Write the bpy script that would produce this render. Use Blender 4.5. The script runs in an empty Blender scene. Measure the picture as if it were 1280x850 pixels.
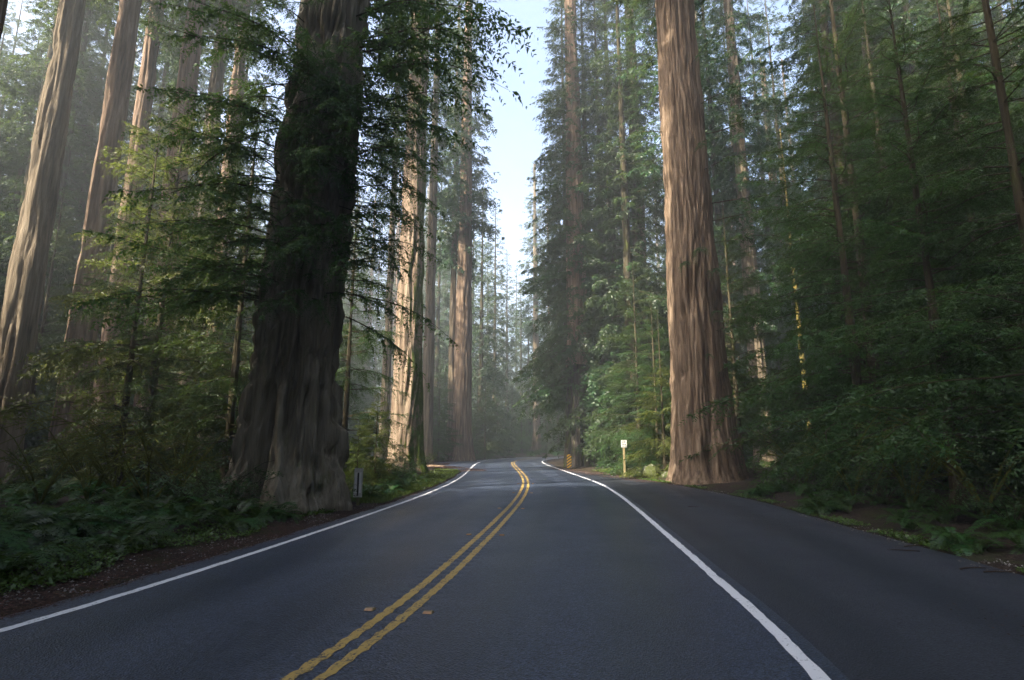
import bpy, math, random
import numpy as np
from mathutils import Vector, Matrix

# ------------------------------------------------------------------ camera, sky, sun, exposure
sc = bpy.context.scene
F, HOR, CAMH = 700.0, 556.0, 1.65
PITCH = math.atan((HOR - 425.0) / F)
cam_d = bpy.data.cameras.new('camera'); cam = bpy.data.objects.new('camera', cam_d)
sc.collection.objects.link(cam)
cam_d.sensor_width = 36.0; cam_d.lens = F / 1280.0 * 36.0
cam_d.clip_start = 0.05; cam_d.clip_end = 3000
cam.location = (0, 0, CAMH); cam.rotation_euler = (math.pi / 2 + PITCH, 0, 0)
sc.camera = cam

SUN_EL = math.radians(38)
SUN_H = Vector((-0.82, -0.57, 0)).normalized()
TO_SUN = Vector((SUN_H.x * math.cos(SUN_EL), SUN_H.y * math.cos(SUN_EL), math.sin(SUN_EL)))
w = bpy.data.worlds.new('World'); sc.world = w; w.use_nodes = True
nt = w.node_tree; nt.nodes.clear()
sky = nt.nodes.new('ShaderNodeTexSky'); sky.sky_type = 'NISHITA'; sky.sun_disc = False
sky.sun_elevation = SUN_EL
sky.sun_rotation = math.atan2(SUN_H.x, SUN_H.y)
sky.air_density = 1.0; sky.dust_density = 9.0; sky.ozone_density = 3.0
bg = nt.nodes.new('ShaderNodeBackground'); bg.inputs['Strength'].default_value = 0.15
wo = nt.nodes.new('ShaderNodeOutputWorld')
nt.links.new(sky.outputs[0], bg.inputs[0]); nt.links.new(bg.outputs[0], wo.inputs[0])
sl = bpy.data.lights.new('sun', 'SUN'); sl.energy = 4.5; sl.angle = math.radians(0.5); sl.color = (1.0, 0.9, 0.74)
so = bpy.data.objects.new('sun', sl); sc.collection.objects.link(so)
so.rotation_euler = (-TO_SUN).to_track_quat('-Z', 'Y').to_euler(); so.location = (-60, -20, 80)
vs = sc.view_settings
vs.view_transform = 'Standard'; vs.look = 'None'; vs.exposure = 2.2; vs.gamma = 1.0; vs.use_curve_mapping = False
cy = sc.cycles
cy.use_denoising = True; cy.denoising_prefilter = 'NONE'
cy.max_bounces = 4; cy.diffuse_bounces = 2; cy.glossy_bounces = 2; cy.transmission_bounces = 4
cy.volume_bounces = 0; cy.transparent_max_bounces = 8
cy.caustics_reflective = False; cy.caustics_refractive = False
cy.sample_clamp_indirect = 2.0
HAZE_DENSITY = 0.002

# ------------------------------------------------------------------ helpers
C = sc.collection
def ray(px, py):
    x = (px - 640.0) / F; u = (425.0 - py) / F
    return (x, math.cos(PITCH) - math.sin(PITCH) * u, math.sin(PITCH) + math.cos(PITCH) * u)
def pix(px, py, d):
    r = ray(px, py); return Vector((r[0] / r[1] * d, d, CAMH + r[2] / r[1] * d))
def gpix(px, py):
    r = ray(px, py); t = -CAMH / r[2]; return (r[0] * t, r[1] * t)

def _hash(ix, iy, iz, seed):
    h = (ix * 374761393 + iy * 668265263 + iz * 2147483647 + seed * 974711) & 0xFFFFFFFF
    h = ((h ^ (h >> 13)) * 1274126177) & 0xFFFFFFFF
    h = ((h ^ (h >> 16)) * 2246822519) & 0xFFFFFFFF
    return ((h ^ (h >> 15)) & 0xFFFFFF) / float(0xFFFFFF)
def vnoise(x, y, z, seed=0):
    x = np.asarray(x, float); y = np.asarray(y, float) + 0 * x; z = np.asarray(z, float) + 0 * x
    ix = np.floor(x).astype(np.int64); iy = np.floor(y).astype(np.int64); iz = np.floor(z).astype(np.int64)
    fx, fy, fz = x - ix, y - iy, z - iz
    fx = fx * fx * (3 - 2 * fx); fy = fy * fy * (3 - 2 * fy); fz = fz * fz * (3 - 2 * fz)
    r = 0
    for a in (0, 1):
        wx = fx if a else 1 - fx
        for b in (0, 1):
            wy = fy if b else 1 - fy
            for c in (0, 1):
                wz = fz if c else 1 - fz
                r = r + _hash(ix + a, iy + b, iz + c, seed) * wx * wy * wz
    return r

def np_mesh(name, verts, faces, mats, mat_idx=None, smooth=True, tint=None):
    """faces: list of int arrays (n,k)"""
    me = bpy.data.meshes.new(name)
    verts = np.ascontiguousarray(verts, np.float32)
    nl = sum(f.size for f in faces); nf = sum(len(f) for f in faces)
    me.vertices.add(len(verts)); me.vertices.foreach_set('co', verts.ravel())
    me.loops.add(nl); me.polygons.add(nf)
    me.loops.foreach_set('vertex_index', np.concatenate([f.ravel() for f in faces]).astype(np.int32))
    sizes = np.concatenate([np.full(len(f), f.shape[1], np.int32) for f in faces])
    starts = np.concatenate([[0], np.cumsum(sizes)[:-1]]).astype(np.int32)
    me.polygons.foreach_set('loop_start', starts)
    if mat_idx is not None: me.polygons.foreach_set('material_index', np.asarray(mat_idx, np.int32))
    me.polygons.foreach_set('use_smooth', np.full(nf, bool(smooth)))
    for m in mats: me.materials.append(m)
    if tint is not None:
        at = me.attributes.new('tint', 'FLOAT', 'FACE'); at.data.foreach_set('value', np.asarray(tint, np.float32))
    me.update(calc_edges=True)
    return me

class MB:
    def __init__(s): s.v = []; s.f4 = []; s.f3 = []; s.n = 0
    def add(s, v, f):
        v = np.asarray(v, float).reshape(-1, 3)
        for q in f:
            (s.f4 if len(q) == 4 else s.f3).append([i + s.n for i in q])
        s.v.append(v); s.n += len(v)
    def box(s, c, d, bev=0.0):
        x, y, z = d[0] / 2, d[1] / 2, d[2] / 2
        v = [(c[0] + a * x, c[1] + b * y, c[2] + e * z) for a in (-1, 1) for b in (-1, 1) for e in (-1, 1)]
        s.add(v, [(0, 1, 3, 2), (4, 6, 7, 5), (0, 4, 5, 1), (2, 3, 7, 6), (0, 2, 6, 4), (1, 5, 7, 3)])
    def tube(s, pts, rad, k=6, cap=True):
        pts = [np.asarray(p, float) for p in pts]; n = len(pts)
        vs_ = []
        for i, p in enumerate(pts):
            t = pts[min(i + 1, n - 1)] - pts[max(i - 1, 0)]; t = t / (np.linalg.norm(t) + 1e-9)
            a = np.cross(t, (0, 0, 1.0)) if abs(t[2]) < 0.95 else np.cross(t, (1.0, 0, 0))
            a = a / np.linalg.norm(a); b = np.cross(t, a)
            r = rad[i] if hasattr(rad, '__len__') else rad
            for j in range(k):
                th = 2 * math.pi * j / k
                vs_.append(p + r * (math.cos(th) * a + math.sin(th) * b))
        fs = []
        for i in range(n - 1):
            for j in range(k):
                fs.append((i * k + j, i * k + (j + 1) % k, (i + 1) * k + (j + 1) % k, (i + 1) * k + j))
        if cap:
            o = len(vs_); vs_.append(pts[0]); vs_.append(pts[-1])
            for j in range(k):
                fs.append((o, (j + 1) % k, j)); fs.append((o + 1, (n - 1) * k + j, (n - 1) * k + (j + 1) % k))
        s.add(vs_, fs)
    def mesh(s, name, mats, smooth=False):
        fs = []
        if s.f4: fs.append(np.array(s.f4))
        if s.f3: fs.append(np.array(s.f3))
        return np_mesh(name, np.concatenate(s.v), fs, mats, smooth=smooth)

def obj(name, me, parent=None, loc=(0, 0, 0), rot=(0, 0, 0), scale=(1, 1, 1)):
    o = bpy.data.objects.new(name, me); C.objects.link(o)
    if parent: o.parent = parent
    o.location = loc; o.rotation_euler = rot; o.scale = scale
    return o
def thing(name, label, cat, loc=(0, 0, 0), rotz=0, group=None, kind=None):
    o = obj(name, None, None, loc, (0, 0, rotz)); o.empty_display_size = 0.2
    tag(o, label, cat, group, kind); return o
def tag(o, label=None, cat=None, group=None, kind=None):
    if label: o['label'] = label
    if cat: o['category'] = cat
    if group: o['group'] = group
    if kind: o['kind'] = kind
    return o

# ------------------------------------------------------------------ materials
def new_mat(name):
    m = bpy.data.materials.new(name); m.use_nodes = True
    n = m.node_tree; n.nodes.clear()
    out = n.nodes.new('ShaderNodeOutputMaterial')
    return m, n, out
def N(n, t, **kw):
    x = n.nodes.new(t)
    for k, v in kw.items():
        if k in x.inputs: x.inputs[k].default_value = v
        else: setattr(x, k, v)
    return x
def ramp(n, fac, stops):
    r = n.nodes.new('ShaderNodeValToRGB'); e = r.color_ramp.elements
    while len(e) < len(stops): e.new(0.5)
    for k, (p, c) in enumerate(stops):
        e[k].position = p; e[k].color = (*c, 1) if len(c) == 3 else c
    n.links.new(fac, r.inputs[0]); return r
def coords(n, scale=(1, 1, 1), kind='Object'):
    t = n.nodes.new('ShaderNodeTexCoord'); m = n.nodes.new('ShaderNodeMapping')
    m.inputs['Scale'].default_value = scale
    n.links.new(t.outputs[kind], m.inputs[0]); return m.outputs[0]
def noise(n, vec, scale, detail=4, rough=0.55):
    x = N(n, 'ShaderNodeTexNoise', Scale=scale, Detail=detail, Roughness=rough)
    n.links.new(vec, x.inputs['Vector']); return x.outputs['Fac']
def mix(n, fac, a, b):
    x = n.nodes.new('ShaderNodeMix'); x.data_type = 'RGBA'
    if hasattr(fac, 'links'): n.links.new(fac, x.inputs[0])
    else: x.inputs[0].default_value = fac
    for i, c in ((6, a), (7, b)):
        if hasattr(c, 'links'): n.links.new(c, x.inputs[i])
        else: x.inputs[i].default_value = (*c, 1)
    return x.outputs[2]
def math_(n, op, a, b=None):
    x = n.nodes.new('ShaderNodeMath'); x.operation = op
    for i, c in ((0, a), (1, b)):
        if c is None: continue
        if hasattr(c, 'links'): n.links.new(c, x.inputs[i])
        else: x.inputs[i].default_value = c
    return x.outputs[0]

def leaf_mat(name, c_dark, c_light, trans=0.35, hue=0.03, gloss=0.018):
    m, n, out = new_mat(name)
    a = N(n, 'ShaderNodeAttribute', attribute_name='tint')
    oi = n.nodes.new('ShaderNodeObjectInfo')
    r = ramp(n, a.outputs['Fac'], [(0.0, c_dark), (1.0, c_light)])
    hs = N(n, 'ShaderNodeHueSaturation')
    v1 = math_(n, 'ADD', math_(n, 'MULTIPLY', oi.outputs['Random'], 2 * hue), 0.5 - hue)
    v2 = math_(n, 'ADD', math_(n, 'MULTIPLY', oi.outputs['Random'], 0.5), 0.75)
    n.links.new(r.outputs[0], hs.inputs['Color']); n.links.new(v1, hs.inputs['Hue']); n.links.new(v2, hs.inputs['Value'])
    d = N(n, 'ShaderNodeBsdfDiffuse'); t = N(n, 'ShaderNodeBsdfTranslucent')
    n.links.new(hs.outputs[0], d.inputs[0])
    tc = mix(n, 0.5, hs.outputs[0], (0.15, 0.21, 0.03)); n.links.new(tc, t.inputs[0])
    ms = N(n, 'ShaderNodeMixShader'); ms.inputs[0].default_value = trans
    n.links.new(d.outputs[0], ms.inputs[1]); n.links.new(t.outputs[0], ms.inputs[2])
    g = N(n, 'ShaderNodeBsdfGlossy', Roughness=0.45); g.inputs[0].default_value = (1, 1, 1, 1)
    ms2 = N(n, 'ShaderNodeMixShader'); ms2.inputs[0].default_value = gloss
    n.links.new(ms.outputs[0], ms2.inputs[1]); n.links.new(g.outputs[0], ms2.inputs[2])
    n.links.new(ms2.outputs[0], out.inputs[0])
    return m

def bark_mat(name, cols, moss=0.3, moss_c=(0.05, 0.075, 0.012), fine=5.0, moss_dir=None, moss_low=0.0):
    m, n, out = new_mat(name)
    v = coords(n, (1, 1, 0.07))
    n1 = noise(n, v, fine, 6, 0.65)
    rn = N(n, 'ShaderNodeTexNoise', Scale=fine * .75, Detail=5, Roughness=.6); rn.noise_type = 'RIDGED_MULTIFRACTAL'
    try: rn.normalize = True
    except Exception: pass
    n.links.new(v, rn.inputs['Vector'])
    v2 = coords(n, (1, 1, 0.35)); n2 = noise(n, v2, 0.7, 4, 0.6)
    r = ramp(n, n1, [(0.36, cols[0]), (0.5, cols[1]), (0.64, cols[2])])
    c = mix(n, math_(n, 'MULTIPLY', n2, 0.7), r.outputs[0], cols[3])
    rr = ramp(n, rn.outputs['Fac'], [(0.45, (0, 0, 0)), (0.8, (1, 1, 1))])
    c = mix(n, math_(n, 'MULTIPLY', rr.outputs[0], .6), c, tuple(x * y for x, y in zip(cols[0], (.8, .68, .6))))   # furrows coloured darker, as red inner bark
    v3 = coords(n, (1, 1, 0.5)); n3 = noise(n, v3, 1.1, 6, 0.7)
    mo = math_(n, 'ADD', n3, moss - 0.5)
    if moss_dir is not None:
        g = n.nodes.new('ShaderNodeNewGeometry'); dt = n.nodes.new('ShaderNodeVectorMath'); dt.operation = 'DOT_PRODUCT'
        dt.inputs[1].default_value = moss_dir; n.links.new(g.outputs['Normal'], dt.inputs[0])
        mo = math_(n, 'ADD', mo, math_(n, 'MULTIPLY', dt.outputs['Value'], 0.3))
    mr = ramp(n, mo, [(0.5, (0, 0, 0)), (0.62, (1, 1, 1))])
    mc = mix(n, noise(n, coords(n), 9, 3), (moss_c[0] * .6, moss_c[1] * .6, moss_c[2] * .6), (moss_c[0] * 1.5, moss_c[1] * 1.5, moss_c[2] * 1.5))
    c = mix(n, mr.outputs[0], c, mc)
    b = N(n, 'ShaderNodeBsdfPrincipled', Roughness=0.95); b.inputs['Specular IOR Level'].default_value = 0.15
    n.links.new(c, b.inputs['Base Color'])
    bp = N(n, 'ShaderNodeBump', Strength=1.0, Distance=0.09)
    hv = math_(n, 'SUBTRACT', n1, math_(n, 'MULTIPLY', rr.outputs[0], .8)); hv = math_(n, 'ADD', hv, math_(n, 'MULTIPLY', noise(n, coords(n, (1, 1, .08)), 16, 5, .7), 0.6))
    n.links.new(hv, bp.inputs['Height']); n.links.new(bp.outputs[0], b.inputs['Normal'])
    n.links.new(b.outputs[0], out.inputs[0])
    return m

def plain_mat(name, c1, c2, scale=8, rough=0.8, bump=0.2, metallic=0.0, bdist=0.01, vscale=(1, 1, 1)):
    m, n, out = new_mat(name)
    v = coords(n, vscale); f = noise(n, v, scale, 6, 0.6)
    r = ramp(n, f, [(0.3, c1), (0.7, c2)])
    b = N(n, 'ShaderNodeBsdfPrincipled', Roughness=rough, Metallic=metallic)
    n.links.new(r.outputs[0], b.inputs['Base Color'])
    bp = N(n, 'ShaderNodeBump', Strength=bump, Distance=bdist); n.links.new(f, bp.inputs['Height'])
    n.links.new(bp.outputs[0], b.inputs['Normal']); n.links.new(b.outputs[0], out.inputs[0])
    return m

M = {}
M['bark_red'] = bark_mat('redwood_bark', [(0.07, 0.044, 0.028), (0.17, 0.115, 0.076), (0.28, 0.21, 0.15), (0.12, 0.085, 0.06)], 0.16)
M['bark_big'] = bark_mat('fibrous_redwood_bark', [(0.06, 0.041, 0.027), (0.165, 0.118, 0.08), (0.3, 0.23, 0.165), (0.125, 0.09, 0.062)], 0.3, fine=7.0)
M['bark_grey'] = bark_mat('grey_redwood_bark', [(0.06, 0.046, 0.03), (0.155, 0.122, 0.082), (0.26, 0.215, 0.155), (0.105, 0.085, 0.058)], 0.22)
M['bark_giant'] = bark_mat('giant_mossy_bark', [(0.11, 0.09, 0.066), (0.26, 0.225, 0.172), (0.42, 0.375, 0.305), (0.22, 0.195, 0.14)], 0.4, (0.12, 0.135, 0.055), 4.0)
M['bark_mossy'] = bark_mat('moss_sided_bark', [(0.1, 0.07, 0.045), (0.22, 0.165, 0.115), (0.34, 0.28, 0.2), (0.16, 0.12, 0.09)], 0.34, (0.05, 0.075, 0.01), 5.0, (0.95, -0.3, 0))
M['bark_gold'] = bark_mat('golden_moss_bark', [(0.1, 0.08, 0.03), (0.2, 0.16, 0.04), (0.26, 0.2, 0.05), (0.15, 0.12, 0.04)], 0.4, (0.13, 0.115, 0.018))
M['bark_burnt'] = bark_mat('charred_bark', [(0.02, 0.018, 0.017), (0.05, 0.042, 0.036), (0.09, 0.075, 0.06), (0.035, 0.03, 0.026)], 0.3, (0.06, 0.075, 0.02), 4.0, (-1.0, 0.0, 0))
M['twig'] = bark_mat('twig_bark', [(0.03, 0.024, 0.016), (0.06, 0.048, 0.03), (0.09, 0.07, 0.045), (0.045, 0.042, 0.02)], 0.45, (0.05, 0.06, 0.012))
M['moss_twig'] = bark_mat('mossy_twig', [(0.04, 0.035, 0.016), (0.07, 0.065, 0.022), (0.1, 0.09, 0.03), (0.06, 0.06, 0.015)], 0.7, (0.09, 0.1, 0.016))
M['leaf_hem'] = leaf_mat('hemlock_needles', (0.013, 0.038, 0.011), (0.042, 0.084, 0.017))
M['leaf_red'] = leaf_mat('redwood_needles', (0.011, 0.034, 0.012), (0.033, 0.07, 0.02))
M['leaf_giant'] = leaf_mat('giant_redwood_needles', (0.022, 0.06, 0.016), (0.06, 0.115, 0.026))
M['leaf_lime'] = leaf_mat('sunlit_green_needles', (0.05, 0.08, 0.015), (0.13, 0.15, 0.03), 0.45)  # sunlit yellow green put into the leaf colour itself
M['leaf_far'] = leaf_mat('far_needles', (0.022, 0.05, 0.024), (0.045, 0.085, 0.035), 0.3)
M['leaf_broad'] = leaf_mat('broad_leaves', (0.025, 0.06, 0.02), (0.05, 0.11, 0.03), 0.3, 0.02, 0.04)
M['fern'] = leaf_mat('fern_pinnae', (0.014, 0.046, 0.01), (0.04, 0.095, 0.018), 0.3, 0.03, 0.025)
M['clover'] = leaf_mat('low_leaves', (0.035, 0.085, 0.012), (0.08, 0.15, 0.022), 0.3, 0.02, 0.03)
M['grass'] = leaf_mat('grass_blades', (0.05, 0.1, 0.015), (0.12, 0.18, 0.03), 0.35, 0.02)
M['litter'] = leaf_mat('needle_litter', (0.04, 0.024, 0.016), (0.16, 0.085, 0.055), 0.05, 0.02, 0.03)

def asphalt(name, base, spec, rough, bl=1.0):
    m, n, out = new_mat(name)
    v = coords(n)
    f1 = noise(n, v, 85, 4, 0.8); f2 = noise(n, v, 0.5, 5, 0.6); f3 = noise(n, v, 45, 2, 0.5)
    vo = N(n, 'ShaderNodeTexVoronoi', Scale=62); n.links.new(v, vo.inputs['Vector'])
    sp = n.nodes.new('ShaderNodeSeparateColor'); n.links.new(vo.outputs['Color'], sp.inputs[0])
    r = ramp(n, math_(n, 'ADD', math_(n, 'MULTIPLY', f1, .55), math_(n, 'MULTIPLY', sp.outputs[0], .45)), [(0.3, tuple(x * 0.35 for x in base)), (0.5, base), (0.72, tuple(x * spec for x in base))])
    c = mix(n, math_(n, 'MULTIPLY', f2, 0.5), r.outputs[0], tuple(x * 0.6 for x in base))
    # wheel tracks polished by traffic
    la = N(n, 'ShaderNodeAttribute', attribute_name='lateral')
    wt = math_(n, 'COSINE', math_(n, 'MULTIPLY', math_(n, 'SUBTRACT', math_(n, 'ABSOLUTE', la.outputs['Fac']), .85), 2 * math.pi / 1.65))
    wt = math_(n, 'MULTIPLY', wt, f2)
    c = mix(n, math_(n, 'MULTIPLY', math_(n, 'ADD', wt, .6), 0.3), c, tuple(x * 0.55 for x in base))
    b = N(n, 'ShaderNodeBsdfPrincipled', Roughness=rough); n.links.new(c, b.inputs['Base Color'])
    rr = math_(n, 'SUBTRACT', math_(n, 'ADD', math_(n, 'MULTIPLY', f2, 0.25), rough - 0.12), math_(n, 'MULTIPLY', wt, .12)); n.links.new(rr, b.inputs['Roughness'])
    b.inputs['Specular IOR Level'].default_value = 0.5
    bp = N(n, 'ShaderNodeBump', Strength=0.8, Distance=0.008)
    n.links.new(math_(n, 'ADD', math_(n, 'MULTIPLY', vo.outputs['Distance'], bl), f3), bp.inputs['Height'])
    n.links.new(bp.outputs[0], b.inputs['Normal']); n.links.new(b.outputs[0], out.inputs[0])
    return m
M['asphalt'] = asphalt('asphalt', (0.03, 0.04, 0.064), 2.8, 0.4)
M['asphalt_dark'] = asphalt('pullout_asphalt', (0.023, 0.027, 0.038), 1.9, 0.54)

def paint(name, c, wear=0.42):
    m, n, out = new_mat(name)
    v = coords(n); f = noise(n, v, 28, 6, 0.75); g = noise(n, v, 3, 3, 0.6)
    r = ramp(n, math_(n, 'ADD', f, math_(n, 'MULTIPLY', math_(n, 'SUBTRACT', g, 0.5), 0.35)), [(wear - 0.09, (0.05, 0.05, 0.05)), (wear, c)])
    b = N(n, 'ShaderNodeBsdfPrincipled', Roughness=0.6); n.links.new(r.outputs[0], b.inputs['Base Color'])
    bp = N(n, 'ShaderNodeBump', Strength=0.5, Distance=0.004); n.links.new(noise(n, v, 90, 3), bp.inputs['Height'])
    n.links.new(bp.outputs[0], b.inputs['Normal']); n.links.new(b.outputs[0], out.inputs[0]); return m
M['yellow'] = paint('yellow_line_paint', (0.42, 0.28, 0.07), 0.475)
M['white'] = paint('white_line_paint', (0.72, 0.72, 0.74), 0.42)

def ground_mat():
    m, n, out = new_mat('forest_floor')
    v = coords(n); f = noise(n, v, 1.3, 8, 0.65); g = noise(n, v, 14, 6, 0.7); h = noise(n, v, 60, 3, 0.7)
    r = ramp(n, math_(n, 'ADD', math_(n, 'MULTIPLY', g, 0.6), math_(n, 'MULTIPLY', h, 0.4)),
             [(0.34, (0.018, 0.013, 0.011)), (0.5, (0.042, 0.03, 0.024)), (0.62, (0.085, 0.062, 0.048)), (0.72, (0.17, 0.145, 0.125))])
    gr = ramp(n, f, [(0.5, (0, 0, 0)), (0.62, (1, 1, 1))])
    c = mix(n, math_(n, 'MULTIPLY', gr.outputs[0], 0.55), r.outputs[0], (0.045, 0.06, 0.018))
    b = N(n, 'ShaderNodeBsdfPrincipled', Roughness=0.95); b.inputs['Specular IOR Level'].default_value = 0.1
    n.links.new(c, b.inputs['Base Color'])
    bp = N(n, 'ShaderNodeBump', Strength=1.0, Distance=0.04)
    n.links.new(math_(n, 'ADD', g, h), bp.inputs['Height']); n.links.new(bp.outputs[0], b.inputs['Normal'])
    n.links.new(b.outputs[0], out.inputs[0]); return m
M['ground'] = ground_mat()

# ------------------------------------------------------------------ road geometry
CP = np.array([(-24, -46), (-13, -30), (-6.6, -15), (-3.6, -5), (-1.95, 2.6), (-1.3, 5.04), (-0.84, 8.0), (-0.18, 13.75), (0.3, 19), (0.6, 25),
               (0.62, 31), (0.42, 38.5), (0.14, 48), (0.15, 56), (0.85, 64), (2.6, 71), (6.5, 78), (13, 84), (24, 90), (42, 97), (70, 104)], float)
def spline(cp, per=24):
    p = np.vstack([2 * cp[0] - cp[1], cp, 2 * cp[-1] - cp[-2]]); out = []
    for i in range(1, len(p) - 2):
        t = np.linspace(0, 1, per, endpoint=False)[:, None]
        out.append(0.5 * (2 * p[i] + (p[i + 1] - p[i - 1]) * t + (2 * p[i - 1] - 5 * p[i] + 4 * p[i + 1] - p[i + 2]) * t ** 2 + (3 * p[i] - p[i - 1] - 3 * p[i + 1] + p[i + 2]) * t ** 3))
    return np.vstack(out + [cp[-1:]])
CL = spline(CP)
dl = np.concatenate([[0], np.cumsum(np.linalg.norm(np.diff(CL, axis=0), axis=1))])
STEP = 0.25
ss = np.arange(0, dl[-1], STEP)
CL = np.stack([np.interp(ss, dl, CL[:, 0]), np.interp(ss, dl, CL[:, 1])], 1)
k = np.exp(-0.5 * (np.arange(-12, 13) / 5.0) ** 2); k /= k.sum()
pad = np.vstack([np.repeat(CL[:1], 12, 0), CL, np.repeat(CL[-1:], 12, 0)])
CL = np.stack([np.convolve(pad[:, i], k, 'valid') for i in (0, 1)], 1)
TG = np.gradient(CL, axis=0); TG /= np.linalg.norm(TG, axis=1)[:, None]
NR = np.stack([TG[:, 1], -TG[:, 0]], 1)         # to the right
Yc = CL[:, 1]
LANE = 3.28
ys_r = [-50, 0, 3, 7.3, 10.6, 17.5, 21, 24, 27, 30, 34, 38, 42, 200]
wr_ = [8.6, 8.4, 8.4, 7.6, 7.3, 7.15, 6.85, 6.35, 5.75, 5.1, 4.2, 3.5, 3.25, 3.25]
ys_l = [-50, 0, 8, 25, 36, 39, 42, 46, 52, 58, 62, 66, 200]
wl_ = [3.7, 3.72, 3.7, 3.6, 3.65, 4.2, 5.6, 7.0, 7.6, 6.2, 4.2, 3.7, 3.7]
idx_mid = np.arange(len(CL))
RW = np.interp(Yc, ys_r, wr_) + 0.12 * (vnoise(Yc * 0.7, 3, 0, 5) - .5) + 0.07 * (vnoise(Yc * 3.1, 3, 0, 8) - .5)
LW = np.interp(Yc, ys_l, wl_) + 0.10 * (vnoise(Yc * 0.9, 7, 0, 6) - .5) + 0.07 * (vnoise(Yc * 3.3, 3, 0, 9) - .5)

def road_coords(x, y):
    """nearest centre-line index, lateral offset (right +), distance outside the asphalt"""
    x = np.asarray(x, float).ravel(); y = np.asarray(y, float).ravel()
    I = np.empty(len(x), int); sub = CL[::3]
    for a in range(0, len(x), 20000):
        d2 = (x[a:a + 20000, None] - sub[None, :, 0]) ** 2 + (y[a:a + 20000, None] - sub[None, :, 1]) ** 2
        I[a:a + 20000] = d2.argmin(1) * 3
    u = (x - CL[I, 0]) * NR[I, 0] + (y - CL[I, 1]) * NR[I, 1]
    out = np.where(u > 0, u - RW[I], -u - LW[I])
    al = np.abs((x - CL[I, 0]) * TG[I, 0] + (y - CL[I, 1]) * TG[I, 1])
    out = np.maximum(out, al - 1.5)
    return I, u, out
def ground_z(x, y):
    x = np.asarray(x, float); sh = x.shape; y = np.asarray(y, float) + 0 * x
    I, u, o = road_coords(x, y); xr, yr = x.ravel(), y.ravel()
    n1 = vnoise(xr * 0.12, yr * 0.12, 0, 3) - 0.4; n2 = vnoise(xr * 0.7, yr * 0.7, 0, 4) - 0.5; n3 = vnoise(xr * 2.6, yr * 2.6, 0, 5) - 0.5
    oo = np.clip(o, 0, None)
    z = -0.07 + 0.065 * np.clip(oo / 0.25, 0, 1) + 0.22 * np.clip((oo - .5) / 2.5, 0, 1) + n1 * 1.3 * np.clip((oo - 2) / 14, 0, 1) \
        + n2 * 0.25 * np.clip((oo - .4) / 2, 0, 1) + n3 * 0.07 * np.clip(oo / .6, 0, 1)
    far = np.clip((yr - 78) / 70, 0, 1); z = z + far * 3.0 * np.clip((oo - 1) / 12, 0, 1)
    return z.reshape(sh)
def gz(x, y): return float(ground_z(np.array([x]), np.array([y]))[0])

def axis(c, lo, hi, n, fine):
    t = np.linspace(-1, 1, n); a = np.sinh(t * 5.5) / np.sinh(5.5)
    a = np.where(a < 0, -a * (lo - c), a * (hi - c)); return np.unique(np.concatenate([c + a, np.arange(fine[0], fine[1], fine[2])]))
gx = axis(0, -260, 260, 90, (-11, 12, 0.2)); gy = axis(14, -240, 260, 90, (1, 30, 0.24))
GX, GY = np.meshgrid(gx, gy, indexing='ij'); GZ = ground_z(GX, GY)
nx, ny = len(gx), len(gy)
ii = (np.arange(nx - 1)[:, None] * ny + np.arange(ny - 1)[None, :]).ravel()
o = obj('ground', np_mesh('ground', np.stack([GX.ravel(), GY.ravel(), GZ.ravel()], 1),
        [np.stack([ii, ii + ny, ii + ny + 1, ii + 1], 1)], [M['ground']]))
tag(o, 'dark forest floor of soil, needles and moss beside the road', None, kind='structure')

def rumble(s, u):
    """milled centre-line rumble grooves"""
    g = np.clip(np.cos(2 * np.pi * s / 0.25), 0, 1) ** 0.8
    return -0.011 * g * (.5 + vnoise(s * .8, 2, 0, 17)) * np.clip((0.27 - np.abs(u)) / 0.04, 0, 1)
def strip(name, mat, u_of, z0, s0=0, s1=None, step=STEP, rum=False, smooth=True):
    s1 = s1 or ss[-1]
    s = np.arange(s0, s1, step)
    cx = np.interp(s, ss, CL[:, 0]); cyy = np.interp(s, ss, CL[:, 1])
    n_ = np.stack([np.interp(s, ss, NR[:, 0]), np.interp(s, ss, NR[:, 1])], 1)
    U = u_of(s)                                    # (len(s), k)
    z = np.full(U.shape, z0) + (rumble(s[:, None], U) if rum else 0)
    V = np.stack([cx[:, None] + U * n_[:, :1], cyy[:, None] + U * n_[:, 1:], z], 2)
    m_, k_ = U.shape
    ii = (np.arange(m_ - 1)[:, None] * k_ + np.arange(k_ - 1)[None, :]).ravel()
    me = np_mesh(name, V.reshape(-1, 3), [np.stack([ii, ii + 1, ii + k_ + 1, ii + k_], 1)], [mat], smooth=smooth)
    at_ = me.attributes.new('lateral', 'FLOAT', 'POINT'); at_.data.foreach_set('value', np.ascontiguousarray(U, np.float32).ravel())
    return me
def between(fa, fb, k):
    t = np.linspace(0, 1, k)
    return lambda s: np.stack([fa(s) * (1 - q) + fb(s) * q for q in t], 1)
const = lambda c: (lambda s: np.full(len(s), c))
rwf = lambda s: np.interp(s, ss, RW); lwf = lambda s: -np.interp(s, ss, LW)
lanef = lambda s: np.interp(np.interp(s, ss, Yc), [-60, 2.5, 5, 8, 12, 16, 24, 32, 45, 300], [3.98, 3.95, 3.62, 3.45, 3.34, LANE, 3.22, 2.95, 2.8, 2.8])
seamf = lambda s: np.minimum(lanef(s) + 0.2, rwf(s) - 0.03)
S_NEAR = np.interp(1.0, Yc[:int(len(Yc))], ss)
mid_cols = np.array([-.34, -.29, -.25, -.2, -.14, -.07, 0, .07, .14, .2, .25, .29, .34])
o = obj('road', strip('road', M['asphalt'], between(lwf, const(-.34), 10), 0.0)); tag(o, 'two lane asphalt road curving through the forest', None, kind='structure')
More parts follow.
